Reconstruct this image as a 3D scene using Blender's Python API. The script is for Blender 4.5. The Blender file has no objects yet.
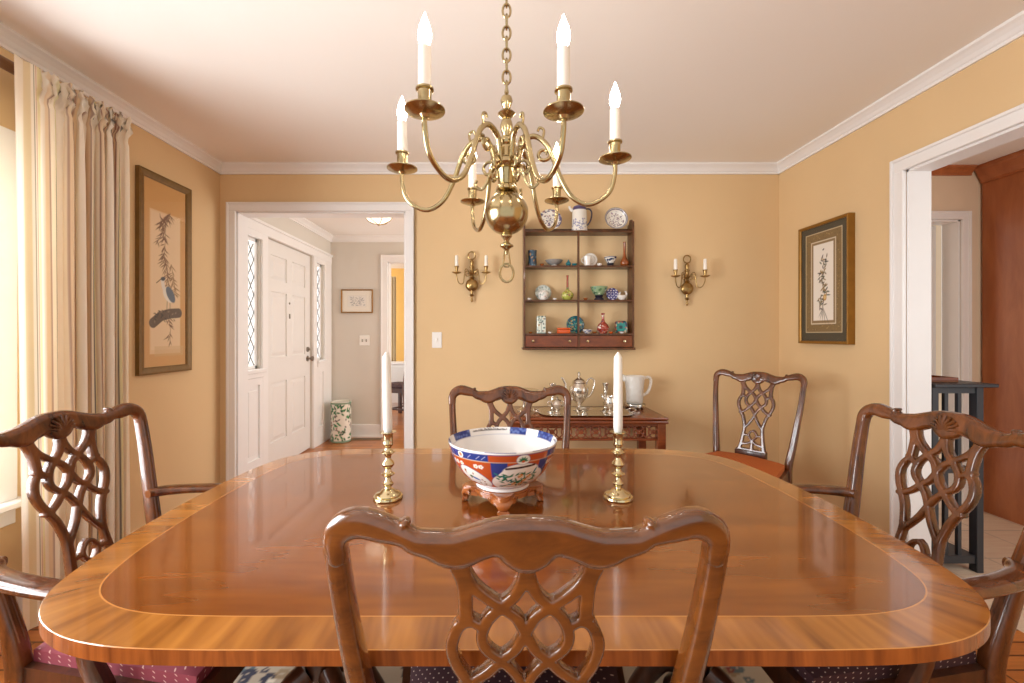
import bpy, bmesh, math, random
import numpy as np
from mathutils import Vector, Matrix
random.seed(7)
PI = math.pi
SC = bpy.context.scene
COL = SC.collection
F, VX, VY, EYE = 430.0, 496.0, 335.0, 1.2      # focal length in px, vanishing point, eye height

def P(px, py, Y):
    return ((px - VX) * Y / F, Y, EYE + (VY - py) * Y / F)

# ------------------------------------------------------------------ materials
def lin(c):
    out = []
    for v in c:
        v /= 255.0
        out.append(v / 12.92 if v <= 0.04045 else ((v + 0.055) / 1.055) ** 2.4)
    return tuple(out)

def new_mat(name):
    m = bpy.data.materials.new(name); m.use_nodes = True
    nt = m.node_tree
    return m, nt, nt.nodes['Principled BSDF']

def N(nt, kind, **kw):
    n = nt.nodes.new(kind)
    for k, v in kw.items():
        if k in n.inputs: n.inputs[k].default_value = v
        else: setattr(n, k, v)
    return n

def plain(name, rgb, rough=0.5, metal=0.0, coat=0.0, var=0.04, scale=8.0, bump=0.0, spec=0.5, sheen=0.0):
    m, nt, b = new_mat(name)
    c = lin(rgb)
    tc = N(nt, 'ShaderNodeTexCoord')
    no = N(nt, 'ShaderNodeTexNoise', Scale=scale, Detail=4.0)
    nt.links.new(tc.outputs['Object'], no.inputs['Vector'])
    rp = N(nt, 'ShaderNodeValToRGB')
    rp.color_ramp.elements[0].position = 0.3; rp.color_ramp.elements[1].position = 0.7
    rp.color_ramp.elements[0].color = (*[v * (1 - var) for v in c], 1)
    rp.color_ramp.elements[1].color = (*[min(1, v * (1 + var)) for v in c], 1)
    nt.links.new(no.outputs['Fac'], rp.inputs['Fac'])
    nt.links.new(rp.outputs['Color'], b.inputs['Base Color'])
    b.inputs['Roughness'].default_value = rough
    b.inputs['Metallic'].default_value = metal
    b.inputs['Coat Weight'].default_value = coat
    b.inputs['Specular IOR Level'].default_value = spec
    if sheen: b.inputs['Sheen Weight'].default_value = sheen
    if bump:
        n2 = N(nt, 'ShaderNodeTexNoise', Scale=scale * 12, Detail=3.0)
        nt.links.new(tc.outputs['Object'], n2.inputs['Vector'])
        bp = N(nt, 'ShaderNodeBump', Strength=bump, Distance=0.002)
        nt.links.new(n2.outputs['Fac'], bp.inputs['Height'])
        nt.links.new(bp.outputs['Normal'], b.inputs['Normal'])
    return m

def wood(name, dark, light, stretch=(1.5, 22, 22), rough=0.25, coat=0.4, scale=3.0, coord='Object', rot=0.0, p0=0.3, p1=0.72, crough=.06, dist=.6, det=8.0):
    m, nt, b = new_mat(name)
    tc = N(nt, 'ShaderNodeTexCoord')
    mp = N(nt, 'ShaderNodeMapping')
    mp.inputs['Scale'].default_value = stretch
    mp.inputs['Rotation'].default_value = (0, 0, rot)
    nt.links.new(tc.outputs[coord], mp.inputs['Vector'])
    no = N(nt, 'ShaderNodeTexNoise', Scale=scale, Detail=det, Roughness=0.62, Distortion=dist)
    nt.links.new(mp.outputs['Vector'], no.inputs['Vector'])
    rp = N(nt, 'ShaderNodeValToRGB')
    rp.color_ramp.elements[0].position = p0; rp.color_ramp.elements[1].position = p1
    rp.color_ramp.elements[0].color = (*lin(dark), 1)
    rp.color_ramp.elements[1].color = (*lin(light), 1)
    nt.links.new(no.outputs['Fac'], rp.inputs['Fac'])
    nt.links.new(rp.outputs['Color'], b.inputs['Base Color'])
    b.inputs['Roughness'].default_value = rough
    b.inputs['Coat Weight'].default_value = coat
    b.inputs['Coat Roughness'].default_value = crough
    return m

def painted(name, rough=0.5, coat=0.0, metal=0.0):
    m, nt, b = new_mat(name)
    at = N(nt, 'ShaderNodeAttribute'); at.attribute_name = 'Col'
    nt.links.new(at.outputs['Color'], b.inputs['Base Color'])
    b.inputs['Roughness'].default_value = rough
    b.inputs['Coat Weight'].default_value = coat
    b.inputs['Metallic'].default_value = metal
    return m

def emit(name, rgb, strength):
    m, nt, b = new_mat(name)
    b.inputs['Base Color'].default_value = (*lin(rgb), 1)
    b.inputs['Emission Color'].default_value = (*lin(rgb), 1)
    b.inputs['Emission Strength'].default_value = strength
    b.inputs['Roughness'].default_value = 0.3
    return m

def pane_mat(name, gloss=0.08, tint=(255, 255, 255)):
    m, nt, b = new_mat(name)
    nt.nodes.remove(b)
    out = nt.nodes['Material Output']
    tr = N(nt, 'ShaderNodeBsdfTransparent'); tr.inputs['Color'].default_value = (*lin(tint), 1)
    gl = N(nt, 'ShaderNodeBsdfGlossy', Roughness=0.05)
    mx = N(nt, 'ShaderNodeMixShader'); mx.inputs[0].default_value = gloss
    nt.links.new(tr.outputs[0], mx.inputs[1]); nt.links.new(gl.outputs[0], mx.inputs[2])
    nt.links.new(mx.outputs[0], out.inputs['Surface'])
    return m

def dotted_fabric(name, base, dot, scale=90.0, rough=0.8, size=0.22):
    m, nt, b = new_mat(name)
    tc = N(nt, 'ShaderNodeTexCoord')
    sp = N(nt, 'ShaderNodeSeparateXYZ'); nt.links.new(tc.outputs['Object'], sp.inputs[0])
    ax = N(nt, 'ShaderNodeMath', operation='ADD'); ay = N(nt, 'ShaderNodeMath', operation='ADD')
    for nd, k in ((ax, 0), (ay, 1)):
        nt.links.new(sp.outputs[k], nd.inputs[0]); nt.links.new(sp.outputs[2], nd.inputs[1])
    cb = N(nt, 'ShaderNodeCombineXYZ'); nt.links.new(ax.outputs[0], cb.inputs[0]); nt.links.new(ay.outputs[0], cb.inputs[1])
    mp = N(nt, 'ShaderNodeMapping'); mp.inputs['Rotation'].default_value = (0, 0, PI / 4)
    nt.links.new(cb.outputs[0], mp.inputs['Vector'])
    vo = N(nt, 'ShaderNodeTexVoronoi', Scale=scale, Randomness=0.0)
    nt.links.new(mp.outputs['Vector'], vo.inputs['Vector'])
    rp = N(nt, 'ShaderNodeValToRGB')
    e = rp.color_ramp.elements
    e[0].position = size; e[0].color = (*lin(dot), 1)
    e[1].position = size + 0.05; e[1].color = (*lin(base), 1)
    nt.links.new(vo.outputs['Distance'], rp.inputs['Fac'])
    nt.links.new(rp.outputs['Color'], b.inputs['Base Color'])
    b.inputs['Roughness'].default_value = rough
    return m

def planks(name, c1, c2, mortar, w=0.9, h=0.07, rough=0.3, rot=0.0, gap=0.004, coat=0.2, offset=0.5, bias=0.0):
    m, nt, b = new_mat(name)
    tc = N(nt, 'ShaderNodeTexCoord')
    mp = N(nt, 'ShaderNodeMapping'); mp.inputs['Rotation'].default_value = (0, 0, rot)
    nt.links.new(tc.outputs['Object'], mp.inputs['Vector'])
    br = N(nt, 'ShaderNodeTexBrick', Scale=1.0)
    br.offset = offset
    br.inputs['Color1'].default_value = (*lin(c1), 1); br.inputs['Color2'].default_value = (*lin(c2), 1)
    br.inputs['Mortar'].default_value = (*lin(mortar), 1)
    br.inputs['Mortar Size'].default_value = gap
    br.inputs['Brick Width'].default_value = w; br.inputs['Row Height'].default_value = h
    br.inputs['Bias'].default_value = bias
    nt.links.new(mp.outputs['Vector'], br.inputs['Vector'])
    mp2 = N(nt, 'ShaderNodeMapping'); mp2.inputs['Scale'].default_value = (3, 40, 1); mp2.inputs['Rotation'].default_value = (0, 0, rot)
    nt.links.new(tc.outputs['Object'], mp2.inputs['Vector'])
    no = N(nt, 'ShaderNodeTexNoise', Scale=2.0, Detail=6.0)
    nt.links.new(mp2.outputs['Vector'], no.inputs['Vector'])
    mx = N(nt, 'ShaderNodeMixRGB'); mx.blend_type = 'OVERLAY'; mx.inputs['Fac'].default_value = 0.35
    nt.links.new(br.outputs['Color'], mx.inputs['Color1']); nt.links.new(no.outputs['Fac'], mx.inputs['Color2'])
    nt.links.new(mx.outputs['Color'], b.inputs['Base Color'])
    b.inputs['Roughness'].default_value = rough; b.inputs['Coat Weight'].default_value = coat
    return m

M = {}
M['wall'] = plain('wall_paint_tan', (221, 190, 144), 0.75, var=0.025, scale=1.5, bump=0.03)
M['ceiling'] = plain('ceiling_paint', (244, 240, 234), 0.85, var=0.01, scale=1.0)
M['trim'] = plain('trim_white', (236, 234, 232), 0.35, var=0.01)
M['foyer_wall'] = plain('foyer_paint', (214, 208, 198), 0.7, var=0.015, scale=1.5)
M['door_white'] = plain('door_white', (228, 225, 221), 0.4, var=0.01)
M['hall_wall'] = plain('hall_paint', (228, 206, 178), 0.7, var=0.02)
M['yellow_wall'] = plain('yellow_paint', (238, 190, 105), 0.7, var=0.02)
M['floor'] = planks('oak_floor', (190, 118, 58), (164, 96, 44), (90, 52, 24), rough=0.28)
M['tile'] = planks('floor_tile', (222, 200, 176), (214, 190, 166), (190, 170, 150), w=0.33, h=0.33, rough=0.35, gap=0.006, coat=0.0, offset=0.0)
M['mahogany'] = wood('mahogany', (56, 27, 10), (124, 68, 27), stretch=(7, 7, 2.0), rough=0.24, coat=0.5, scale=4)
M['mahogany_gold'] = wood('mahogany_golden', (78, 39, 11), (130, 74, 24), stretch=(3, 9, 9), rough=0.25, coat=1.0, scale=2.5, p0=.28, p1=.75, det=4.0)
M['mahogany_dark'] = wood('mahogany_dark', (48, 25, 15), (92, 50, 28), stretch=(8, 8, 2), rough=0.3, coat=0.4, scale=4)
M['table_field'] = wood('table_field_wood', (108, 52, 13), (152, 84, 25), stretch=(1.4, 7.5, 5), rough=0.2, coat=1.0, scale=2.6, rot=0.0, p0=0.2, p1=0.85, dist=0.15, det=2.0)
M['table_band'] = wood('table_crossband_wood', (122, 66, 20), (194, 126, 52), stretch=(11, 1.6, 1), rough=0.2, coat=1.0, scale=2.0, coord='UV', p0=0.28, p1=0.74, dist=.2, det=2.5)
M['table_inlay'] = plain('inlay_satinwood', (200, 136, 68), 0.22, coat=0.8)
M['table_edge'] = wood('table_edge_wood', (112, 54, 20), (172, 96, 40), stretch=(14, 1.2, 1), rough=0.22, coat=0.35, scale=2.4, coord='UV', det=3.0)
M['cherry'] = wood('cherry_panel', (156, 88, 50), (188, 116, 70), stretch=(5, 5, 0.9), rough=0.35, coat=0.1, scale=2.2)
M['cardtable'] = wood('card_table_wood', (92, 40, 18), (144, 72, 34), stretch=(2, 10, 10), rough=0.25, coat=0.4, scale=3)
M['stand_wood'] = wood('stand_wood', (140, 74, 30), (176, 104, 50), stretch=(3, 10, 10), rough=0.22, coat=0.7, scale=3)
M['shelf_wood'] = wood('shelf_wood', (62, 32, 12), (108, 62, 27), stretch=(4, 8, 4), rough=0.35, coat=0.2, scale=4)
M['drawer_wood'] = wood('drawer_wood', (98, 44, 16), (136, 68, 28), stretch=(3, 8, 8), rough=0.3, coat=0.3, scale=4)
M['brass'] = plain('brass_polished', (216, 200, 160), 0.13, metal=1.0, var=0.03)
M['brass_pale'] = plain('brass_pale', (180, 162, 122), 0.2, metal=1.0, var=0.06, scale=30)
M['brass_dark'] = plain('brass_aged', (160, 130, 82), 0.3, metal=1.0, var=0.1, scale=40)
M['silver'] = plain('silver', (222, 216, 206), 0.22, metal=1.0, var=0.04)
M['nickel'] = plain('nickel', (150, 140, 128), 0.3, metal=1.0)
M['candle'] = plain('candle_wax', (242, 240, 232), 0.45, var=0.01)
M['sleeve'] = plain('candle_sleeve', (246, 240, 228), 0.5, var=0.01)
M['bulb'] = emit('bulb_glow', (255, 244, 230), 60.0)
M['lamp_glass'] = emit('lamp_glass_glow', (255, 240, 216), 1.7)
M['seat_berry'] = dotted_fabric('seat_fabric_berry', (132, 50, 62), (206, 164, 152), 62, size=0.10)
M['seat_shaded'] = dotted_fabric('seat_fabric_shaded', (58, 24, 30), (190, 164, 150), 62, size=0.09)  # burgundy dotted fabric with shade put into its colour
M['seat_warm_lit'] = dotted_fabric('seat_fabric_warm_lit', (160, 58, 22), (206, 132, 48), 52, size=0.3)  # same seat fabric, warm light painted in as an orange tint
M['black'] = plain('black_paint', (44, 46, 50), 0.4, var=0.05)
M['painted_gloss'] = painted('glazed_porcelain', 0.12, 0.5)
M['painted_matte'] = painted('printed_paper', 0.7)
M['painted_cloth'] = painted('woven_cloth', 0.85)
def curtain_cloth():
    m = painted('curtain_cloth', 0.85); nt = m.node_tree; b = nt.nodes['Principled BSDF']
    at = [n for n in nt.nodes if n.bl_idname == 'ShaderNodeAttribute'][0]
    tl = N(nt, 'ShaderNodeBsdfTranslucent'); nt.links.new(at.outputs['Color'], tl.inputs['Color'])
    mx = N(nt, 'ShaderNodeMixShader'); mx.inputs[0].default_value = 0.24
    nt.links.new(b.outputs[0], mx.inputs[1]); nt.links.new(tl.outputs[0], mx.inputs[2])
    nt.links.new(mx.outputs[0], nt.nodes['Material Output'].inputs['Surface'])
    return m
M['curtain_cloth'] = curtain_cloth()
M['pane'] = pane_mat('window_glass')
M['pic_glass'] = pane_mat('picture_glass', 0.04)
M['lead'] = plain('lead_came', (120, 122, 124), 0.5)
M['gilt'] = plain('gilt_frame', (150, 108, 44), 0.35, metal=0.5, var=0.1, scale=20)
M['bronze_frame'] = plain('bronze_frame', (118, 88, 40), 0.45, metal=0.25, var=0.12, scale=40)
M['mat_board'] = plain('mat_board', (206, 160, 96), 0.8)
M['white_plastic'] = plain('white_plastic', (240, 238, 232), 0.35, var=0.005)
M['white_china'] = plain('white_china', (232, 228, 220), 0.15, coat=0.4, var=0.01)
M['grey_china'] = plain('grey_china', (150, 148, 144), 0.2, coat=0.3, var=0.1, scale=60)
M['teal_china'] = plain('teal_china', (20, 110, 120), 0.15, coat=0.4, var=0.15, scale=60)
M['navy_wood'] = plain('dark_stand', (34, 30, 44), 0.3)
M['orange_box'] = plain('orange_lacquer', (206, 84, 24), 0.25, coat=0.4)
M['brown_glaze'] = plain('brown_glaze', (142, 72, 26), 0.18, coat=0.5, var=0.2, scale=40)
M['book'] = plain('book_cover', (120, 74, 44), 0.5)
M['rod'] = wood('rod_wood', (74, 42, 18), (122, 78, 36), stretch=(8, 2, 8), rough=0.35)
M['pressed_glass'] = None

def pressed_glass():
    m, nt, b = new_mat('pressed_glass')
    b.inputs['Base Color'].default_value = (*lin((246, 244, 238)), 1)
    b.inputs['Roughness'].default_value = 0.1
    tr = N(nt, 'ShaderNodeBsdfTransparent')
    mx = N(nt, 'ShaderNodeMixShader'); mx.inputs[0].default_value = 0.6
    nt.links.new(tr.outputs[0], mx.inputs[1]); nt.links.new(b.outputs[0], mx.inputs[2])
    nt.links.new(mx.outputs[0], nt.nodes['Material Output'].inputs['Surface'])
    tc = N(nt, 'ShaderNodeTexCoord')
    vo = N(nt, 'ShaderNodeTexVoronoi', Scale=60.0)
    nt.links.new(tc.outputs['Object'], vo.inputs['Vector'])
    bp = N(nt, 'ShaderNodeBump', Strength=0.8, Distance=0.004)
    nt.links.new(vo.outputs['Distance'], bp.inputs['Height'])
    nt.links.new(bp.outputs['Normal'], b.inputs['Normal'])
    return m
M['pressed_glass'] = pressed_glass()

# ------------------------------------------------------------------ mesh helpers
class MB:
    def __init__(s):
        s.v = []; s.f = []; s.sm = []
    def add(s, verts, faces, smooth=True):
        o = len(s.v)
        s.v += [tuple(v) for v in verts]
        s.f += [tuple(i + o for i in f) for f in faces]
        s.sm += [smooth] * len(faces)
        return s
    def box(s, x0, x1, y0, y1, z0, z1, bev=0.0, seg=1):
        if bev <= 0:
            v = [(x, y, z) for x in (x0, x1) for y in (y0, y1) for z in (z0, z1)]
            return s.add(v, [(0, 1, 3, 2), (4, 6, 7, 5), (0, 4, 5, 1), (2, 3, 7, 6), (0, 2, 6, 4), (1, 5, 7, 3)], False)
        bm = bmesh.new()
        bmesh.ops.create_cube(bm, size=1)
        for q in bm.verts:
            q.co = Vector(((x0 + x1) / 2 + q.co.x * (x1 - x0), (y0 + y1) / 2 + q.co.y * (y1 - y0), (z0 + z1) / 2 + q.co.z * (z1 - z0)))
        bmesh.ops.bevel(bm, geom=bm.edges[:], offset=bev, segments=seg, affect='EDGES', profile=0.5)
        return s.from_bm(bm, seg > 1)
    def from_bm(s, bm, smooth=False):
        bm.verts.ensure_lookup_table(); bm.verts.index_update()
        s.add([tuple(q.co) for q in bm.verts], [tuple(q.index for q in f.verts) for f in bm.faces], smooth)
        bm.free(); return s
    def lathe(s, prof, seg=32, c=(0, 0, 0), smooth=True, cap=True, mtx=None, sx=1.0, sy=1.0):
        n = len(prof); vs = []
        for k in range(seg):
            a = 2 * PI * k / seg
            for (r, z) in prof:
                p = Vector((r * math.cos(a) * sx, r * math.sin(a) * sy, z))
                if mtx: p = mtx @ p
                vs.append((p.x + c[0], p.y + c[1], p.z + c[2]))
        fs = []
        for k in range(seg):
            k2 = (k + 1) % seg
            for i in range(n - 1):
                fs.append((k * n + i, k2 * n + i, k2 * n + i + 1, k * n + i + 1))
        if cap:
            if prof[0][0] > 1e-5: fs.append(tuple(k * n for k in reversed(range(seg))))
            if prof[-1][0] > 1e-5: fs.append(tuple(k * n + n - 1 for k in range(seg)))
        return s.add(vs, fs, smooth)
    def tube(s, pts, rad, seg=10, closed=False, smooth=True, flat=None, up=None):
        pts = [Vector(p) for p in pts]; n = len(pts)
        if not hasattr(rad, '__len__'): rad = [rad] * n
        tang = []
        for i in range(n):
            if closed: t = pts[(i + 1) % n] - pts[i - 1]
            else: t = pts[min(i + 1, n - 1)] - pts[max(i - 1, 0)]
            tang.append(t.normalized() if t.length > 1e-9 else Vector((0, 0, 1)))
        ref = Vector(up) if up else (Vector((0, 0, 1)) if abs(tang[0].z) < 0.9 else Vector((1, 0, 0)))
        nrm = (ref - tang[0] * ref.dot(tang[0])).normalized()
        vs = []
        for i in range(n):
            if up:
                q = Vector(up); nn = q - tang[i] * q.dot(tang[i])
                if nn.length > 1e-3: nrm = nn.normalized()
            else:
                nrm = (nrm - tang[i] * nrm.dot(tang[i])).normalized()
            bi = tang[i].cross(nrm)
            r = rad[i]
            ra, rb = (r if not hasattr(r, '__len__') else r[0]), (r if not hasattr(r, '__len__') else r[1])
            for k in range(seg):
                a = 2 * PI * k / seg
                ca, sa = math.cos(a), math.sin(a)
                if flat:  # squarish section
                    e = flat
                    ca = math.copysign(abs(ca) ** e, ca); sa = math.copysign(abs(sa) ** e, sa)
                vs.append(tuple(pts[i] + nrm * ca * ra + bi * sa * rb))
        fs = []
        m = n if closed else n - 1
        for i in range(m):
            i2 = (i + 1) % n
            for k in range(seg):
                k2 = (k + 1) % seg
                fs.append((i * seg + k, i * seg + k2, i2 * seg + k2, i2 * seg + k))
        if not closed:
            fs.append(tuple(reversed(range(seg)))); fs.append(tuple((n - 1) * seg + k for k in range(seg)))
        return s.add(vs, fs, smooth)
    def prism(s, poly, z0, z1, axis='z', smooth=False):
        n = len(poly)
        def mk(p, h):
            return (p[0], p[1], h) if axis == 'z' else ((p[0], h, p[1]) if axis == 'y' else (h, p[0], p[1]))
        vs = [mk(p, z0) for p in poly] + [mk(p, z1) for p in poly]
        fs = [tuple(reversed(range(n))), tuple(range(n, 2 * n))] + [(i, (i + 1) % n, n + (i + 1) % n, n + i) for i in range(n)]
        return s.add(vs, fs, smooth)
    def xf(s, m):
        s.v = [tuple(m @ Vector(v)) for v in s.v]; return s
    def build(s, name, mat, parent=None, loc=None, autosmooth=True):
        me = bpy.data.meshes.new(name)
        me.from_pydata(s.v, [], s.f); me.update()
        me.polygons.foreach_set('use_smooth', s.sm)
        bm = bmesh.new(); bm.from_mesh(me)
        bmesh.ops.recalc_face_normals(bm, faces=bm.faces)
        if autosmooth:
            for e in bm.edges:
                if len(e.link_faces) == 2 and e.calc_face_angle(0) > math.radians(42): e.smooth = False
        bm.to_mesh(me); bm.free()
        if mat: me.materials.append(mat)
        o = bpy.data.objects.new(name, me); COL.objects.link(o)
        if parent: o.parent = parent
        if loc: o.location = loc
        return o

def cr(pts, n=8, closed=False):
    """Catmull-Rom through points of any dimension."""
    pts = [np.array(p, float) for p in pts]; out = []
    L = len(pts); rng = range(L if closed else L - 1)
    for i in rng:
        p0 = pts[i - 1] if (closed or i > 0) else 2 * pts[0] - pts[1]
        p1 = pts[i]; p2 = pts[(i + 1) % L]
        p3 = pts[(i + 2) % L] if (closed or i + 2 < L) else 2 * pts[-1] - pts[-2]
        for k in range(n):
            t = k / n
            out.append(0.5 * (2 * p1 + (p2 - p0) * t + (2 * p0 - 5 * p1 + 4 * p2 - p3) * t * t + (3 * p1 - p0 - 3 * p2 + p3) * t ** 3))
    if not closed: out.append(pts[-1])
    return [tuple(float(x) for x in o) for o in out]

def thing(name, label, cat, loc=(0, 0, 0), rz=0.0, group=None):
    o = bpy.data.objects.new(name, None); COL.objects.link(o)
    o.empty_display_size = 0.05
    o.location = loc; o.rotation_euler = (0, 0, rz)
    return tag(o, label, cat, group)
def tag(o, label, cat, group=None):
    o['label'] = label; o['category'] = cat
    if group: o['group'] = group
    return o
def struct(o):
    o['kind'] = 'structure'; return o
def dup(root, loc, rz, label, group=None, sc=None):
    r = root.copy(); COL.objects.link(r); r.location = loc; r.rotation_euler = (0, 0, rz)
    r['label'] = label
    if sc: r.scale = sc
    if group: r['group'] = group
    for ch in list(root.children):
        c = ch.copy(); COL.objects.link(c); c.parent = r
        for g in list(ch.children):
            d = g.copy(); COL.objects.link(d); d.parent = c
    return r

# ---------- signed-distance plates: pierced, carved flat shapes
def sdf_plate(mb, strokes, bbox, res, half_t, edge_r, mapf, holes=(), k=0.004, min_t=0.35):
    u0, u1, v0, v1 = bbox
    nu, nv = int((u1 - u0) / res) + 1, int((v1 - v0) / res) + 1
    U, V = np.meshgrid(np.linspace(u0, u1, nu), np.linspace(v0, v1, nv), indexing='ij')
    def seg_d(pts):
        D = np.full(U.shape, 9.0)
        for (a, b) in zip(pts[:-1], pts[1:]):
            dx, dy = b[0] - a[0], b[1] - a[1]; L = dx * dx + dy * dy + 1e-12
            t = np.clip(((U - a[0]) * dx + (V - a[1]) * dy) / L, 0, 1)
            d = np.hypot(U - a[0] - t * dx, V - a[1] - t * dy) - (a[2] + t * (b[2] - a[2]))
            D = np.minimum(D, d)
        return D
    S = None
    for st in strokes:
        D = seg_d(st)
        if S is None: S = D
        else:
            h = np.clip(0.5 + 0.5 * (D - S) / k, 0, 1)
            S = D * (1 - h) + S * h - k * h * (1 - h)
    for st in holes:
        S = np.maximum(S, -seg_d(st))
    du, dv = (u1 - u0) / (nu - 1), (v1 - v0) / (nv - 1)
    vs, fs, cache = [], [], {}
    def tz(d):
        x = min(max(d / edge_r, 0), 1)
        return half_t * (min_t + (1 - min_t) * math.sqrt(max(0, 1 - (1 - x) ** 2)))
    def vert(key, u, v, d):
        if key not in cache:
            t = tz(d)
            cache[key] = len(vs)
            vs.append(mapf(u, v, t)); vs.append(mapf(u, v, -t))
        return cache[key]
    ins = S < 0
    any_ = ins[:-1, :-1] | ins[1:, :-1] | ins[:-1, 1:] | ins[1:, 1:]
    for i, j in zip(*np.nonzero(any_)):
        i, j = int(i), int(j)
        cs = [(i, j), (i + 1, j), (i + 1, j + 1), (i, j + 1)]
        poly, edge = [], []
        for q in range(4):
            a, b = cs[q], cs[(q + 1) % 4]
            sa, sb = float(S[a]), float(S[b])
            if sa < 0:
                poly.append(vert(a, u0 + a[0] * du, v0 + a[1] * dv, -sa)); edge.append(False)
            if (sa < 0) != (sb < 0):
                t = sa / (sa - sb)
                kx = (min(a, b), max(a, b))
                poly.append(vert(kx, u0 + (a[0] + t * (b[0] - a[0])) * du, v0 + (a[1] + t * (b[1] - a[1])) * dv, 0.0)); edge.append(True)
        if len(poly) < 3: continue
        fs.append(tuple(poly)); fs.append(tuple(p + 1 for p in reversed(poly)))
        n = len(poly)
        for q in range(n):
            if edge[q] and edge[(q + 1) % n]:
                a, b = poly[q], poly[(q + 1) % n]
                fs.append((a, a + 1, b + 1, b))
    mb.add(vs, fs, True)
    return mb

# ---------- painting on canvases that become vertex colours of a dense mesh
class Canvas:
    def __init__(s, w, h, res, bg):
        s.w, s.h = w, h
        s.nx, s.ny = max(2, int(w / res) + 1), max(2, int(h / res) + 1)
        s.X, s.Y = np.meshgrid(np.linspace(0, w, s.nx), np.linspace(0, h, s.ny), indexing='ij')
        s.C = np.empty((s.nx, s.ny, 3)); s.C[:] = lin(bg)
        s.e = res * 0.6
    def mix(s, D, c, a=1.0):
        m = np.clip(0.5 - D / (2 * s.e), 0, 1)[..., None] * a
        s.C = s.C * (1 - m) + np.array(lin(c)) * m
    def rect(s, x0, y0, x1, y1, c, a=1.0):
        s.mix(np.maximum(np.maximum(x0 - s.X, s.X - x1), np.maximum(y0 - s.Y, s.Y - y1)), c, a)
    def ell(s, x, y, rx, ry, c, rot=0.0, a=1.0):
        dx, dy = s.X - x, s.Y - y
        u = dx * math.cos(rot) + dy * math.sin(rot); v = -dx * math.sin(rot) + dy * math.cos(rot)
        s.mix((np.sqrt((u / rx) ** 2 + (v / ry) ** 2) - 1) * min(rx, ry), c, a)
    def line(s, pts, r, c, a=1.0):
        D = np.full(s.X.shape, 9.0)
        for p, q in zip(pts[:-1], pts[1:]):
            dx, dy = q[0] - p[0], q[1] - p[1]; L = dx * dx + dy * dy + 1e-12
            t = np.clip(((s.X - p[0]) * dx + (s.Y - p[1]) * dy) / L, 0, 1)
            D = np.minimum(D, np.hypot(s.X - p[0] - t * dx, s.Y - p[1] - t * dy))
        s.mix(D - r, c, a)
    def leaf(s, x, y, l, w, rot, c):
        s.ell(x + math.cos(rot) * l / 2, y + math.sin(rot) * l / 2, abs(l) / 2, w / 2, c, rot)
    def mesh(s, name, mat, mapf, parent=None, closed=False, loc=None):
        nx, ny = s.nx, s.ny
        xs, ys = np.linspace(0, s.w, nx), np.linspace(0, s.h, ny)
        ncol = nx - 1 if closed else nx
        vs = [mapf(xs[i], ys[j]) for i in range(ncol) for j in range(ny)]
        fs = []
        for i in range(nx - 1):
            i2 = (i + 1) % ncol
            for j in range(ny - 1):
                fs.append((i * ny + j, i2 * ny + j, i2 * ny + j + 1, i * ny + j + 1))
        me = bpy.data.meshes.new(name); me.from_pydata(vs, [], fs); me.update()
        me.polygons.foreach_set('use_smooth', [True] * len(fs))
        at = me.color_attributes.new('Col', 'FLOAT_COLOR', 'POINT')
        buf = np.ones((ncol * ny, 4), np.float32); buf[:, :3] = s.C[:ncol].reshape(-1, 3)
        at.data.foreach_set('color', buf.ravel())
        me.materials.append(mat)
        o = bpy.data.objects.new(name, me); COL.objects.link(o)
        if parent: o.parent = parent
        if loc: o.location = loc
        return o

# ================================================================== SETTING
XL, XR, YB, YN, ZC = -2.015, 2.066, 3.14, -1.3, 2.44
WT = 0.125; WR = 0.113
def quadwall(mb, a0, a1, z0, z1, b0, b1, axis, holes):
    """wall slab along a (x or y), thickness b0..b1, rectangular holes (a0,a1,z0,z1)"""
    cuts_a = sorted({a0, a1} | {h[0] for h in holes} | {h[1] for h in holes})
    cuts_z = sorted({z0, z1} | {h[2] for h in holes} | {h[3] for h in holes})
    for i in range(len(cuts_a) - 1):
        for j in range(len(cuts_z) - 1):
            ca, cz = (cuts_a[i] + cuts_a[i + 1]) / 2, (cuts_z[j] + cuts_z[j + 1]) / 2
            if any(h[0] < ca < h[1] and h[2] < cz < h[3] for h in holes): continue
            if axis == 'x': mb.box(cuts_a[i], cuts_a[i + 1], b0, b1, cuts_z[j], cuts_z[j + 1])
            else: mb.box(b0, b1, cuts_a[i], cuts_a[i + 1], cuts_z[j], cuts_z[j + 1])
    return mb

OX0, OX1, OZ = -1.894, -0.660, 2.10          # foyer opening in the back wall
RY0, RY1, RZ = 1.05, 2.163, 2.03             # doorway in the right wall
WY0, WY1, WZ0, WZ1 = -0.75, 1.72, 0.52, 1.97 # window in the left wall

struct(MB().box(XL - 0.2, XR + 0.06, YN, YB + 0.06, -0.06, 0.0).build('floor', M['floor']))
struct(MB().box(XL - WT, XR + WT, YN, YB + WT, ZC, ZC + 0.06).build('ceiling', M['ceiling']))
struct(quadwall(MB(), XL - WT, XR + WT, 0, ZC, YB, YB + WT, 'x', [(OX0, OX1, 0, OZ)]).build('wall_back', M['wall']))
struct(quadwall(MB(), YN, YB, 0, ZC, XL - WT, XL, 'y', [(WY0, WY1, WZ0, WZ1)]).build('wall_left', M['wall']))
struct(quadwall(MB(), YN, YB, 0, ZC, XR, XR + WR, 'y', [(RY0, RY1, 0, RZ + 0.005)]).build('wall_right', M['wall']))

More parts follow.
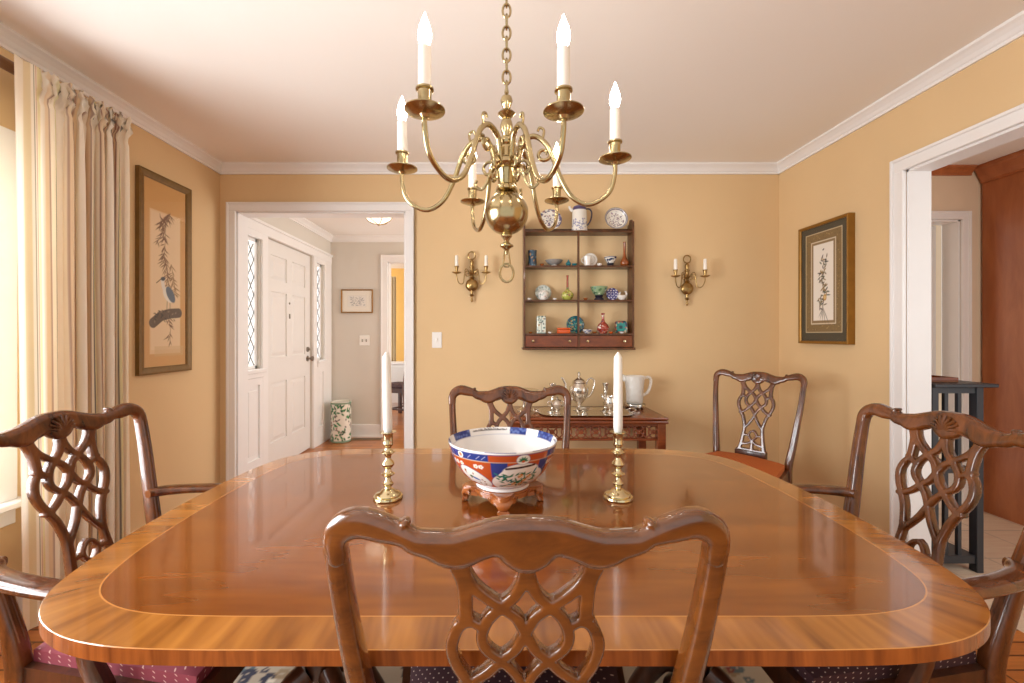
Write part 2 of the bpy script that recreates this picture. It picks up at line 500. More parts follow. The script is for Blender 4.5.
# crown moulding: profile (out from wall, down from ceiling)
CP = [(0, 0), (0.052, 0), (0.052, 0.012), (0.046, 0.016), (0.04, 0.020), (0.026, 0.034), (0.018, 0.048), (0.012, 0.054), (0.012, 0.068), (0, 0.068)]
def crown(name, axis, a0, a1, b, sgn, zc=ZC, mat='trim', sc=1.0):
    mb = MB(); n = len(CP); vs = []
    for a in (a0, a1):
        for (o, d) in CP:
            p = b + sgn * o * sc
            vs.append((a, p, zc - d * sc) if axis == 'x' else (p, a, zc - d * sc))
    fs = [(i, (i + 1) % n, n + (i + 1) % n, n + i) for i in range(n)] + [tuple(range(n)), tuple(range(n, 2 * n))]
    mb.add(vs, fs, False)
    return struct(mb.build(name, M[mat]))
crown('trim_1', 'x', XL, XR, YB, -1)
crown('trim_2', 'y', YN, YB, XL, 1)
crown('trim_3', 'y', YN, YB, XR, -1)

def casing(mb, axis, a0, a1, z1, b, sgn, w=0.068, t=0.02, z0=0.0):
    """three-sided moulded casing round an opening; b = wall face, sgn = direction it projects"""
    lo, hi = sorted((b, b + sgn * t)); lo2, hi2 = sorted((b, b + sgn * (t + 0.008)))
    for (p0, p1, q0, q1) in ((a0 - w, a0, z0, z1), (a1, a1 + w, z0, z1), (a0 - w, a1 + w, z1, z1 + w)):
        if axis == 'x': mb.box(p0, p1, lo, hi, q0, q1, 0.003)
        else: mb.box(lo, hi, p0, p1, q0, q1, 0.003)
    bw = 0.016
    for (p0, p1, q0, q1) in ((a0 - w, a0 - w + bw, z0, z1 + w), (a1 + w - bw, a1 + w, z0, z1 + w), (a0 - w + bw, a1 + w - bw, z1 + w - bw, z1 + w)):
        if axis == 'x': mb.box(p0, p1, lo2, hi2, q0, q1, 0.003)
        else: mb.box(lo2, hi2, p0, p1, q0, q1, 0.003)
    return mb
def jamb(mb, axis, a0, a1, z1, b0, b1, t=0.012, z0=0.0):
    for (p0, p1, q0, q1) in ((a0, a0 + t, z0, z1), (a1 - t, a1, z0, z1), (a0, a1, z1 - t, z1)):
        if axis == 'x': mb.box(p0, p1, b0, b1, q0, q1)
        else: mb.box(b0, b1, p0, p1, q0, q1)
    return mb
mb = casing(MB(), 'x', OX0, OX1, OZ, YB, -1, 0.064); jamb(mb, 'x', OX0 - 0.001, OX1 + 0.001, OZ + 0.001, YB, YB + WT); casing(mb, 'x', OX0, OX1, OZ, YB + WT, 1, 0.064)
struct(mb.build('trim_4', M['trim']))
mb = casing(MB(), 'y', RY0, RY1, RZ, XR, -1, 0.067); jamb(mb, 'y', RY0 - 0.001, RY1 + 0.001, RZ + 0.001, XR, XR + WR)
struct(mb.build('trim_5', M['trim']))
def baseboard(name, axis, a0, a1, b, sgn, h=0.11):
    lo, hi = sorted((b, b + sgn * 0.014)); lo2, hi2 = sorted((b, b + sgn * 0.02))
    mb = MB()
    if axis == 'x': mb.box(a0, a1, lo, hi, 0, h, 0.003); mb.box(a0, a1, lo2, hi2, 0, 0.02, 0.003)
    else: mb.box(lo, hi, a0, a1, 0, h, 0.003); mb.box(lo2, hi2, a0, a1, 0, 0.02, 0.003)
    return struct(mb.build(name, M['trim']))
baseboard('baseboard_back', 'x', OX1 + 0.066, XR, YB, -1)
baseboard('baseboard_left', 'y', YN, YB, XL, 1)
baseboard('baseboard_right', 'y', RY1 + 0.076, YB, XR, -1)

# left window: frame, sash, pane, stool
wf = struct(MB().build('window_1', M['trim'])); 
mb = MB(); w = 0.075
for (a, b_, c, d) in ((WY0 - w, WY0, WZ0, WZ1 + w), (WY1, WY1 + w, WZ0, WZ1 + w), (WY0, WY1, WZ1, WZ1 + w)):
    mb.box(XL, XL + 0.02, a, b_, c, d, 0.003)
for (a, b_, c, d) in ((WY0, WY0 + 0.02, WZ0, WZ1), (WY1 - 0.02, WY1, WZ0, WZ1), (WY0, WY1, WZ1 - 0.02, WZ1), (WY0, WY1, WZ0, WZ0 + 0.02)):
    mb.box(XL - WT, XL, a, b_, c, d)
mb.build('window_frame', M['trim'], wf)
mb = MB()
ys = [WY0 + 0.02, (WY0 + WY1) / 2 - 0.02, (WY0 + WY1) / 2 + 0.02, WY1 - 0.02]
zm = (WZ0 + WZ1) / 2
for (a, b_) in ((ys[0], ys[1]), (ys[2], ys[3])):
    for (c, d) in ((WZ0 + 0.02, zm + 0.02), (zm - 0.02, WZ1 - 0.02)):
        xx = XL - 0.08 if c > WZ0 + 0.1 else XL - 0.05
        s_ = 0.04
        for (p, q, r, t) in ((a, a + s_, c, d), (b_ - s_, b_, c, d), (a, b_, c, c + s_), (a, b_, d - s_, d)):
            mb.box(xx - 0.03, xx, p, q, r, t)
mb.box(XL - WT, XL, ys[1], ys[2], WZ0, WZ1)
mb.build('window_sash', M['trim'], wf)
MB().box(XL - 0.07, XL - 0.066, WY0 + 0.03, WY1 - 0.03, WZ0 + 0.03, WZ1 - 0.03).build('window_pane', M['pane'], wf)
MB().box(XL - 0.01, XL + 0.06, WY0 - 0.1, WY1 + 0.1, WZ0 - 0.03, WZ0, 0.006).box(XL, XL + 0.018, WY0 - 0.07, WY1 + 0.07, WZ0 - 0.1, WZ0 - 0.03, 0.003).build('window_sill', M['trim'], wf)

# ------------------------------------------------------------------ foyer
FX, FY, FZ = -1.945, 5.06, 2.36
YF0 = YB + WT
FXR = 1.0
struct(MB().box(FX - 0.2, FXR, YB + 0.06, 8.2, -0.06, 0.0).build('floor_foyer', M['floor']))
struct(MB().box(FX - 0.15, FXR, YF0, FY + 0.1, FZ, FZ + 0.05).build('ceiling_foyer', M['ceiling']))
DY0, DY1, DZ = 3.634, 4.545, 2.035            # front door
S1 = (3.30, 3.535); S2 = (4.64, 4.83); SZ0, SZ1 = 0.925, 1.985
struct(quadwall(MB(), YF0, FY, 0, FZ, FX - 0.12, FX, 'y', [(DY0, DY1, 0, DZ), (S1[0], S1[1], SZ0, SZ1), (S2[0], S2[1], SZ0, SZ1)]).build('wall_foyer_left', M['foyer_wall']))
DX0, DX1, DZ2 = P(388, 0, FY)[0], P(388, 0, FY)[0] + 0.9, 2.06
struct(quadwall(MB(), FX - 0.12, FXR, 0, FZ, FY, FY + 0.11, 'x', [(DX0, DX1, 0, DZ2)]).build('wall_foyer_back', M['foyer_wall']))
crown('trim_6', 'x', FX, FXR, FY, -1, FZ, sc=1.0)
crown('trim_7', 'y', YF0, FY, FX, 1, FZ, sc=1.0)
mb = casing(MB(), 'x', DX0, DX1, DZ2, FY, -1, 0.08); jamb(mb, 'x', DX0 - 0.001, DX1 + 0.001, DZ2 + 0.001, FY, FY + 0.11)
struct(mb.build('trim_8', M['trim']))
struct(MB().box(FX, DX0 - 0.08, FY - 0.015, FY, 0, 0.15, 0.003).box(FX, DX0 - 0.08, FY - 0.025, FY, 0, 0.02).build('baseboard_foyer', M['trim']))
# white panelling and trim round the front door and sidelights
mb = MB()
xa, xb = FX, FX + 0.022
mb.box(xa, xb, YF0 + 0.03, FY - 0.02, DZ, DZ + 0.085, 0.003); mb.box(xa, xb + 0.014, YF0 + 0.03, FY - 0.02, DZ + 0.075, DZ + 0.1, 0.004)
for (a, b_) in ((S1[1] + 0.012, DY0), (DY1, S2[0] - 0.012), (S2[1] + 0.012, FY - 0.03), (YF0, S1[0] - 0.008)):
    mb.box(xa, xb, a, b_, 0, DZ, 0.003)
for (a, b_) in (S1, S2):
    mb.box(xa, xb, a - 0.012, b_ + 0.012, SZ1, DZ, 0.0)
    mb.box(xa, xb + 0.03, a - 0.02, b_ + 0.02, SZ0 - 0.03, SZ0, 0.004)
    mb.box(xa, xb + 0.012, a - 0.012, b_ + 0.012, SZ0 - 0.07, SZ0 - 0.03, 0.003)
    mb.box(xa, xb, a - 0.012, a + 0.03, 0, SZ0 - 0.07); mb.box(xa, xb, b_ - 0.03, b_ + 0.012, 0, SZ0 - 0.07)
    mb.box(xa, xb, a + 0.03, b_ - 0.03, 0, 0.2); mb.box(xa, xb, a + 0.03, b_ - 0.03, SZ0 - 0.13, SZ0 - 0.07)
    mb.box(xa, xa + 0.006, a + 0.03, b_ - 0.03, 0.2, SZ0 - 0.13)
    mb.box(xa, xa + 0.014, a + 0.055, b_ - 0.055, 0.24, SZ0 - 0.17, 0.005)
struct(mb.build('trim_9', M['trim']))
for k, (a, b_) in enumerate((S1, S2)):
    wroot = struct(MB().build('window_%d' % (k + 2), M['trim']))
    mb = MB(); s_ = 0.028; xx = FX - 0.02
    for (p, q, r, t) in ((a, a + s_, SZ0, SZ1), (b_ - s_, b_, SZ0, SZ1), (a, b_, SZ0, SZ0 + s_), (a, b_, SZ1 - s_, SZ1)):
        mb.box(xx - 0.03, xx, p, q, r, t, 0.003)
    mb.build('window_frame', M['trim'], wroot)
    MB().box(xx - 0.018, xx - 0.014, a + s_, b_ - s_, SZ0 + s_, SZ1 - s_).build('window_pane', M['pane'], wroot)
    mb = MB(); y0, y1, z0, z1 = a + s_, b_ - s_, SZ0 + s_, SZ1 - s_
    cw = (y1 - y0) / 2; chh = (z1 - z0) / 7
    for d in (-1, 1):
        for q in range(-4, 12):
            # diagonal lines z = z0 + q*ch + d*(y-y0)*(ch/cw), clipped
            def zz(y): return z0 + q * chh + d * (y - y0) * chh / cw
            pts = []
            for t in range(21):
                y = y0 + (y1 - y0) * t / 20; z = zz(y)
                if z0 <= z <= z1: pts.append((xx - 0.012, y, z))
            if len(pts) > 2: mb.tube([pts[0], pts[-1]], 0.0045, 6)
    mb.build('leading', M['lead'], wroot)
# six-panel front door
dr = struct(MB().build('door_1', M['door_white'])); dr.location = (FX - 0.02, DY0, 0)
mb = MB(); W_ = DY1 - DY0
mb.box(-0.04, -0.012, 0.004, W_ - 0.004, 0.012, DZ - 0.004)
st = 0.115; ml = 0.1
zs = [0.012, 0.25, 0.78, 1.0, 1.585, 1.685, 1.905, DZ - 0.004]  # rails between
for (r0, r1) in ((zs[0], zs[1]), (zs[2], zs[3]), (zs[4], zs[5]), (zs[6], zs[7])):
    for (y0, y1) in ((st, W_ / 2 - ml / 2), (W_ / 2 + ml / 2, W_ - st)):
        mb.box(-0.014, 0.0, y0, y1, r0, r1)
for (y0, y1) in ((0.004, st), (W_ / 2 - ml / 2, W_ / 2 + ml / 2), (W_ - st, W_ - 0.004)):
    mb.box(-0.014, 0.0, y0, y1, zs[0], zs[7])
for (r0, r1) in ((zs[1], zs[2]), (zs[3], zs[4]), (zs[5], zs[6])):
    for (y0, y1) in ((st, W_ / 2 - ml / 2), (W_ / 2 + ml / 2, W_ - st)):
        i0 = 0.012; i1 = 0.045
        a = [(-0.012, y0 + i0, r0 + i0), (-0.012, y1 - i0, r0 + i0), (-0.012, y1 - i0, r1 - i0), (-0.012, y0 + i0, r1 - i0)]
        b_ = [(-0.003, y0 + i1, r0 + i1), (-0.003, y1 - i1, r0 + i1), (-0.003, y1 - i1, r1 - i1), (-0.003, y0 + i1, r1 - i1)]
        mb.add(a + b_, [(4, 5, 6, 7), (0, 1, 5, 4), (1, 2, 6, 5), (2, 3, 7, 6), (3, 0, 4, 7)], False)
mb.build('door_leaf', M['door_white'], dr)
for z in (0.22, 1.05, 1.83):
    MB().box(0.0, 0.024, -0.012, 0.02, z - 0.05, z + 0.05, 0.003).tube([(0.022, 0.002, z - 0.055), (0.022, 0.002, z + 0.055)], 0.007, 8).build('hinge', M['nickel'], dr)
kn = MB().lathe([(0.0, 0), (0.03, 0), (0.03, 0.005), (0.012, 0.009), (0.010, 0.03), (0.02, 0.036), (0.027, 0.048), (0.024, 0.06), (0.0, 0.064)], 20, mtx=Matrix.Rotation(PI / 2, 3, 'Y'), c=(0, W_ - 0.065, 0.955)).build('door_knob', M['nickel'], dr)
MB().lathe([(0.0, 0), (0.027, 0), (0.026, 0.01), (0.012, 0.014), (0.012, 0.024), (0, 0.024)], 20, mtx=Matrix.Rotation(PI / 2, 3, 'Y'), c=(0, W_ - 0.065, 1.05)).build('deadbolt', M['nickel'], dr)
MB().lathe([(0.0, 0), (0.011, 0), (0.009, 0.006), (0, 0.007)], 12, mtx=Matrix.Rotation(PI / 2, 3, 'Y'), c=(0, W_ / 2, 1.50)).build('peephole', M['nickel'], dr)
MB().box(0, 0.008, W_ / 2 - 0.008, W_ / 2 + 0.008, 1.355, 1.40, 0.002).build('knocker_plate', M['nickel'], dr)
# yellow room beyond the foyer
struct(MB().box(-3.2, FXR, 8.0, 8.1, 0, 2.44).build('wall_far_room', M['yellow_wall']))
struct(MB().box(-3.2, FXR, FY + 0.11, 8.1, 2.44, 2.5).build('ceiling_far_room', M['ceiling']))

# ------------------------------------------------------------------ hall on the right
HX0, HX1, HY, HZ = XR + WR, 4.3, 2.95, 2.35
struct(MB().box(XR + 0.06, HX1, 0.2, HY + 1.3, -0.06, 0.0).build('floor_hall', M['tile']))
struct(MB().box(HX0, HX1, 0.2, HY + 1.3, HZ, HZ + 0.06).build('ceiling_hall', M['ceiling']))
KX0, KX1, KZ = 2.32, P(960, 0, HY)[0], 1.99
struct(quadwall(MB(), HX0, HX1, 0, HZ, HY, HY + 0.11, 'x', [(KX0, KX1, 0, KZ)]).build('wall_hall_back', M['hall_wall']))
mb = casing(MB(), 'x', KX0, KX1, KZ, HY, -1, 0.055); jamb(mb, 'x', KX0 - 0.001, KX1 + 0.001, KZ + 0.001, HY, HY + 0.11)
struct(mb.build('trim_10', M['trim']))
crown('trim_11', 'x', HX0, 3.255, HY, -1, HZ, 'cherry', 0.85)
struct(MB().box(HX0, HX1, HY + 1.2, HY + 1.3, 0, HZ).build('wall_pantry', M['hall_wall']))
# a white leaf standing open inside the far doorway
d2 = struct(MB().build('door_2', M['door_white'])); d2.location = (KX1 - 0.05, HY + 0.11, 0); 
MB().box(-0.04, 0.0, 0.0, 0.78, 0.01, KZ - 0.015, 0.003).box(-0.052, -0.04, 0.1, 0.68, 0.2, 0.9, 0.006).box(-0.052, -0.04, 0.1, 0.68, 1.05, 1.85, 0.006).build('door_leaf', M['door_white'], d2)
d2.rotation_euler = (0, 0, 0.22)

# ================================================================== CHAIRS
def back_y(u, z):
    s = max(0.0, (z - 0.45) / 0.52)
    return -0.225 - 0.115 * s ** 1.02 - 0.022 * (1 - (u / 0.25) ** 2) * min(1.0, s)

CREST_HALF = [(0, -.0335, .0365), (.02, -.0252, .0288), (.04, -.0246, .0244), (.06, -.031, .0235), (.085, -.041, .0255), (.10, -.0405, .024), (.116, -.0365, .0195), (.137, -.0325, .0165), (.152, -.024, .015),
              (.18, -.016, .0185), (.208, -.011, .0195), (.230, -.020, .0185), (.2405, -.038, .016), (.2415, -.062, .0145)]
def crest_mesh(ZP, ku, drop=0.0):
    half = cr([(u * ku, ZP + d - drop * min(1, max(0, (u - .08) / .1)), r) for u, d, r in CREST_HALF], 6)
    st = [half, [(-u, z, r) for u, z, r in half]]
    for s in (-1, 1):
        st.append(cr([(s * .153 * ku, ZP - drop * .6 - .012, .005), (s * .149 * ku, ZP - drop * .6 - .007, .0052), (s * .146 * ku, ZP - drop * .6 - .006, .003)], 3))
    return sdf_plate(MB(), st, (-.275 * ku, .275 * ku, ZP - .095, ZP + .02), .0026, .0165, .015, lambda u, v, t: (u, back_y(u / ku, v) + t, v), k=.005)
def splat_mesh(ZP, ku, dend):
    def q(pts):
        out = []
        for (u, d, r) in pts:
            d2 = d if d < .25 else .25 + (d - .25) * (dend - .25) / .20
            out.append((u * ku, ZP - d2, r * 1.04))
        return cr(out, 6)
    S = []
    for s in (1, -1):
        m = lambda pts: [(s * u, d, r) for u, d, r in pts]
        S.append(q(m([(.084, .060, .013), (.078, .085, .010), (.0765, .112, .009), (.0765, .140, .009)])))
        S.append(q(m([(.074, .141, .007), (.083, .140, .0055)])))
        S.append(q(m([(.058, .153, .0062), (.070, .146, .0066), (.084, .152, .0075), (.0935, .172, .008), (.0955, .193, .0078), (.089, .218, .0078), (.076, .243, .0078),
                      (.062, .270, .0078), (.053, .300, .0078), (.049, .325, .0078), (.052, .36, .0082), (.058, .40, .009), (.066, .44, .010)])))
        S.append(q(m([(.082, .066, .009), (.066, .093, .008), (.048, .110, .0075), (.031, .1225, .0075), (.0135, .137, .0074), (.006, .150, .0074), (.0, .163, .0074), (-.006, .176, .0072), (-.0135, .190, .0072),
                      (-.031, .207, .0072), (-.050, .228, .0072), (-.076, .247, .0072)])))
        S.append(q(m([(.0, .068, .010), (.005, .086, .0085), (.015, .106, .0075), (.031, .1225, .0075), (.046, .139, .0075), (.0545, .158, .0075), (.056, .175, .0073), (.049, .191, .0072), (.031, .207, .007),
                      (.014, .227, .0068), (0, .254, .0066), (-.014, .282, .0066), (-.030, .305, .0064), (-.049, .328, .0066)])))
        S.append(q(m([(.083, .246, .006), (.074, .244, .006)])))
        S.append(q(m([(0, .338, .005), (.012, .344, .005), (.022, .362, .005), (.012, .380, .005), (0, .388, .005)])))
        S.append(q(m([(.022, .362, .005), (.05, .362, .006)])))
        S.append(q(m([(0, .388, .006), (.02, .405, .006), (.052, .412, .008)])))
    S.append(q([(0, .388, .006), (0, .43, .009)]))
    S.append(q([(-.07, .445, .014), (0, .445, .014), (.07, .445, .014)]))
    return sdf_plate(MB(), S, (-.115 * ku, .115 * ku, ZP - dend - .03, ZP - .045), .0021, .0105, .0045, lambda u, v, t: (u, back_y(u / ku, v) + t, v), k=.0025, min_t=.72)

def seat_mesh(wr, wf, yr, yf, z0, z1, crown):
    mb = MB(); n = 18
    def pos(i, j):
        a = -1 + 2 * i / n; b = j / n
        w = wr + (wf - wr) * b
        y = yr + (yf - yr) * b
        e = max(abs(a), abs(2 * b - 1))
        return a * w, y, e, a, 2 * b - 1
    vs = []
    for i in range(n + 1):
        for j in range(n + 1):
            x, y, e, a, b = pos(i, j)
            vs.append((x, y, z1 + crown * (1 - a * a) * (1 - b * b * .8) - 0.014 * max(0, e - .85) / .15))
    fs = [(i * (n + 1) + j, (i + 1) * (n + 1) + j, (i + 1) * (n + 1) + j + 1, i * (n + 1) + j + 1) for i in range(n) for j in range(n)]
    ring = [(i, 0) for i in range(n)] + [(n, j) for j in range(n)] + [(i, n) for i in range(n, 0, -1)] + [(0, j) for j in range(n, 0, -1)]
    base = len(vs)
    for (i, j) in ring:
        x, y, *_ = pos(i, j); vs.append((x, y, z0))
    L = len(ring)
    for q in range(L):
        i, j = ring[q]; i2, j2 = ring[(q + 1) % L]
        fs.append((i * (n + 1) + j, i2 * (n + 1) + j2, base + (q + 1) % L, base + q))
    fs.append(tuple(base + q for q in range(L)))
    return mb.add(vs, fs, True)

def make_chair(name, label, cat, seat_mat, ZP=.97, SH=.445, ku=1.0, arms=False, shell=True, wood_top='mahogany', group=None):
    t = thing(name, label, cat, group=group)
    wr, wf, yr, yf = (.205, .285, -.215, .235) if arms else (.19, .255, -.215, .225)
    W1 = M[wood_top]
    crest = crest_mesh(ZP, ku, .014 if arms else 0).build('crest_rail', M['mahogany_gold'] if wood_top == 'mahogany_gold' else W1, t)
    if shell:
        mb = MB(); yy = back_y(0, ZP - .03) + .0168
        for a in range(-4, 5):   # carved shell fan on the sitter's side
            ang = a * .30
            L = .040 - abs(a) * .002
            p0 = (0, yy, ZP - .050); p1 = (math.sin(ang) * L * .6, yy + .004, ZP - .050 + math.cos(ang) * L * .7); p2 = (math.sin(ang) * L * 1.25, yy - .001, ZP - .050 + math.cos(ang) * L * 1.15)
            mb.tube([p0, p1, p2], [.0022, .0046, .0034], 6)
        for s in (-1, 1):
            mb.tube(cr([(s * .008, yy, ZP - .056), (s * .02, yy, ZP - .050), (s * .035, yy, ZP - .046), (s * .047, yy - .003, ZP - .050), (s * .058, yy - .004, ZP - .054)], 4), .0036, 6)
        for d in (.058, .066, .074): mb.lathe([(0, -.004), (.004, 0), (0, .004)], 8, c=(0, yy - .002, ZP - d))
        mb.build('carved_shell', W1, crest)
    splat_mesh(ZP, ku, ZP - SH - .055).build('splat', W1, t)
    mb = MB().box(-.085, .085, -.247, -.212, SH - .01, SH + .065, .006, 2); mb.build('splat_shoe', M['mahogany_dark'], t)
    for s in (-1, 1):
        pts = []
        for (u, z, ra, rb) in [(.2412 * ku, ZP - .05, .0135, .0145), (.239 * ku, ZP - .10, .0135, .0155), (.233 * ku, ZP - .18, .014, .0165), (.222 * ku, ZP - .28, .0155, .0175), (.209 * ku, ZP - .40, .0175, .019),
                               ((wr + .004), SH, .0185, .021), (wr + .004, .30, .0185, .021), (wr + .008, .15, .018, .02), (wr + .012, 0.003, .017, .018)]:
            y = back_y(u / ku, z) if z >= SH else -.228 - .06 * ((SH - z) / SH) ** 1.8
            pts.append((s * u, y, z, ra, rb))
        cp = cr(pts, 5)
        post = MB().tube([p[:3] for p in cp], [(p[3], p[4]) for p in cp], 16, flat=.55, up=(1, 0, 0)).build('back_post', W1, t)
        mb = MB()   # reeded moulding on the sitter's face of the post
        for o in (-.006, .006):
            mb.tube([(p[0] + o, p[1] + p[4] * .93, p[2]) for p in cp if SH + .03 < p[2] < ZP - .06], .0042, 6)
        mb.build('reeding', W1, post)
    mb = MB()
    h = .065
    def rail(a, b, th=.022):
        a, b = Vector(a), Vector(b); d = (b - a).normalized(); n = Vector((-d.y, d.x))
        mb.prism([tuple(a + n * th / 2), tuple(b + n * th / 2), tuple(b - n * th / 2), tuple(a - n * th / 2)], SH - h, SH)
    rail((-wr, yr), (wr, yr)); rail((-wf, yf), (wf, yf)); rail((-wr, yr), (-wf, yf)); rail((wr, yr), (wf, yf))
    mb.build('seat_frame', M['mahogany_dark'], t)
    seat_mesh(wr - .006, wf - .008, yr + .012, yf - .008, SH - .02, SH + .040, .026).build('seat', seat_mat, t)
    for s in (-1, 1):
        x = s * (wf - .012); y = yf - .012
        MB().box(x - .024, x + .024, y - .024, y + .024, 0.0, SH + .002, .004).box(x - .016, x + .016, y + .022, y + .027, .03, SH - .08, .002).build('front_leg', M['mahogany_dark'], t)
    mb = MB()
    for s in (-1, 1): mb.tube([(s * (wr + .006), -.25, .15), (s * (wf - .012), yf - .02, .15)], (.015, .008), 8, flat=.3, up=(0, 0, 1))
    mb.tube([(-(wf + wr) / 2, .0, .15), ((wf + wr) / 2, .0, .15)], (.015, .008), 8, flat=.3, up=(0, 0, 1))
    mb.build('stretcher', M['mahogany_dark'], t)
    if arms:
        for s in (-1, 1):
            zA = .660
            cp = cr([(s * .206, -.268, zA + .014, .012, .012), (s * .228, -.262, zA + .014, .015, .020), (s * .256, -.232, zA + .011, .014, .024), (s * .280, -.16, zA + .008, .0125, .025), (s * .298, -.05, zA + .002, .0125, .026),
                     (s * .302, .05, zA - .004, .0135, .026), (s * .292, .115, zA - .012, .015, .026), (s * .278, .145, zA - .022, .012, .020)], 6)
            arm = MB().tube([p[:3] for p in cp], [(p[3], p[4]) for p in cp], 14, flat=.7, up=(0, 0, 1)).build('arm', W1, t)
            cs = cr([(s * .262, .02, SH - .05, .017, .022), (s * .270, .02, SH, .017, .022), (s * .288, .008, SH + .08, .015, .019), (s * .298, .022, SH + .15, .015, .018), (s * .297, .045, zA - .012, .018, .02)], 6)
            MB().tube([p[:3] for p in cs], [(p[3], p[4]) for p in cs], 12, flat=.6, up=(1, 0, 0)).build('arm_support', M['mahogany_dark'], arm)
    return t

FLZ = .0085   # top of the rug
G_ARM, G_SIDE = 'armchairs at the ends of the table', 'pierced-back side chairs'
ch = make_chair('dining_armchair', 'carved mahogany armchair with berry-red dotted seat, at the table end beside the striped curtain', 'chair', M['seat_berry'], ZP=.975, SH=.44, ku=1.03, arms=True, group=G_ARM)
ch.location = (-.863, 1.19, FLZ); ch.rotation_euler = (0, 0, -PI / 2)
ch2 = dup(ch, (.898, 1.185, FLZ), PI / 2, 'carved mahogany armchair with dotted seat darkened as if in shade, at the table end beside the open doorway', G_ARM)
for c in ch2.children:
    if c.name.split('.')[0] == 'seat':
        c.data = c.data.copy(); c.data.materials[0] = M['seat_shaded']
c1 = make_chair('dining_chair', 'large glossy golden-brown side chair seen from behind, in front of the table', 'chair', M['seat_shaded'], shell=False, wood_top='mahogany_gold', group=G_SIDE)
c1.location = (.038, .878, FLZ)
c2 = make_chair('dining_chair', 'side chair on the far side of the table, directly behind the painted bowl', 'chair', M['seat_shaded'], group=G_SIDE)
c2.location = (.058, 1.475, FLZ); c2.rotation_euler = (0, 0, PI)
c3 = dup(c2, (1.342, 2.417, 0), math.radians(129.8), 'side chair with patterned seat tinted orange as if warmly lit, standing in the room corner', G_SIDE)
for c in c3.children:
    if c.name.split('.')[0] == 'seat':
        c.data = c.data.copy(); c.data.materials[0] = M['seat_warm_lit']
c4 = dup(c2, (-1.40, 6.3, 0), math.radians(62), 'side chair far off in the yellow room, glimpsed through the foyer doorway', G_SIDE)

# ================================================================== TABLE
TC = (.030, 1.16)
TZ, TT = .75, .024
QUART = [(.866, 0), (.8645, .1), (.858, .2), (.845, .3), (.817, .40), (.766, .468), (.692, .513), (.60, .537), (.48, .5445), (.3, .545), (0, .545)]
def outline(off):
    q = cr(QUART[::1], 6)
    # symmetric closed loop, anticlockwise
    quarter = q[:-1]
    pts = quarter + [(-x, y) for x, y in reversed(q[1:])] + [(-x, -y) for x, y in quarter] + [(x, -y) for x, y in reversed(q[1:])]
    n = len(pts); out = []
    for k in range(n):
        p, c, r = pts[k - 1], pts[k], pts[(k + 1) % n]
        d = Vector((r[0] - p[0], r[1] - p[1])).normalized()
        out.append((c[0] - d.y * off, c[1] + d.x * off))
    return out
t = thing('dining_table', 'large glossy mahogany dining table with rounded corners and banded inlaid border', 'table', (TC[0], TC[1], FLZ))
TZL = TZ - FLZ
rings = [(0.0, TZL - TT, 3), (-0.0, TZL - .0012, 2), (.0010, TZL, 1), (.072, TZL, 2), (.0745, TZL, 0)]
vs, fs, mi, uvs = [], [], [], []
acc = [0.0]
o0 = outline(0); NN = len(o0)
for k in range(NN): acc.append(acc[-1] + math.hypot(o0[(k + 1) % NN][0] - o0[k][0], o0[(k + 1) % NN][1] - o0[k][1]))
for (off, z, m) in rings:
    vs += [(x, y, z) for x, y in outline(off)]
for r in range(len(rings) - 1):
    for k in range(NN):
        k2 = (k + 1) % NN
        fs.append((r * NN + k, r * NN + k2, (r + 1) * NN + k2, (r + 1) * NN + k)); mi.append(rings[r][2])
        t0, t1 = rings[r][0] + rings[r][1], rings[r + 1][0] + rings[r + 1][1]
        if r == 0: t0, t1 = 0, .024
        sh = .04   # diagonal figure of the crossbanding
        uvs += [(acc[k] + sh * t0, t0), (acc[k + 1] + sh * t0, t0), (acc[k + 1] + sh * t1, t1), (acc[k] + sh * t1, t1)]
b0 = (len(rings) - 1) * NN
fs.append(tuple(b0 + k for k in range(NN))); mi.append(0); uvs += [(0, 0)] * NN
fs.append(tuple(reversed(range(NN)))); mi.append(3); uvs += [(0, 0)] * NN
me = bpy.data.meshes.new('tabletop'); me.from_pydata(vs, [], fs); me.update()
for m in ('table_field', 'table_band', 'table_inlay', 'table_edge'): me.materials.append(M[m])
me.polygons.foreach_set('material_index', mi)
uvl = me.uv_layers.new(name='UVMap'); uvl.data.foreach_set('uv', [c for uv in uvs for c in uv])
me.polygons.foreach_set('use_smooth', [False] * len(me.polygons))
o = bpy.data.objects.new('tabletop', me); COL.objects.link(o); o.parent = t
for sx in (-1, 1):
    ped = MB().lathe([(.0, .20), (.07, .20), (.075, .23), (.05, .26), (.04, .30), (.055, .36), (.075, .42), (.08, .46), (.06, .52), (.042, .56), (.05, .62), (.065, .66), (.068, .70), (.0, .70)], 28, c=(sx * .50, 0, 0)).box(sx * .50 - .20, sx * .50 + .20, -.24, .24, .70, TZL - TT, .008).build('pedestal', M['mahogany_dark'], t)
    for k in range(4):
        a = PI / 4 + k * PI / 2
        dx, dy = math.cos(a), math.sin(a)
        cp = cr([(.04, .30, .026, .034), (.09, .27, .024, .032), (.15, .17, .021, .027), (.205, .065, .018, .022), (.255, .022, .016, .02)], 6)
        leg = MB().tube([(sx * .50 + dx * r, dy * r, z) for r, z, *_ in cp], [(c[2], c[3]) for c in cp], 12, flat=.7, up=(-dy, dx, 0))
        lg = leg.build('leg', M['mahogany_dark'], ped)
for off in (-.2, .2): MB().box(-.28, .28, off - .02, off + .02, .70, TZL - TT).build('bearer', M['mahogany_dark'], t)

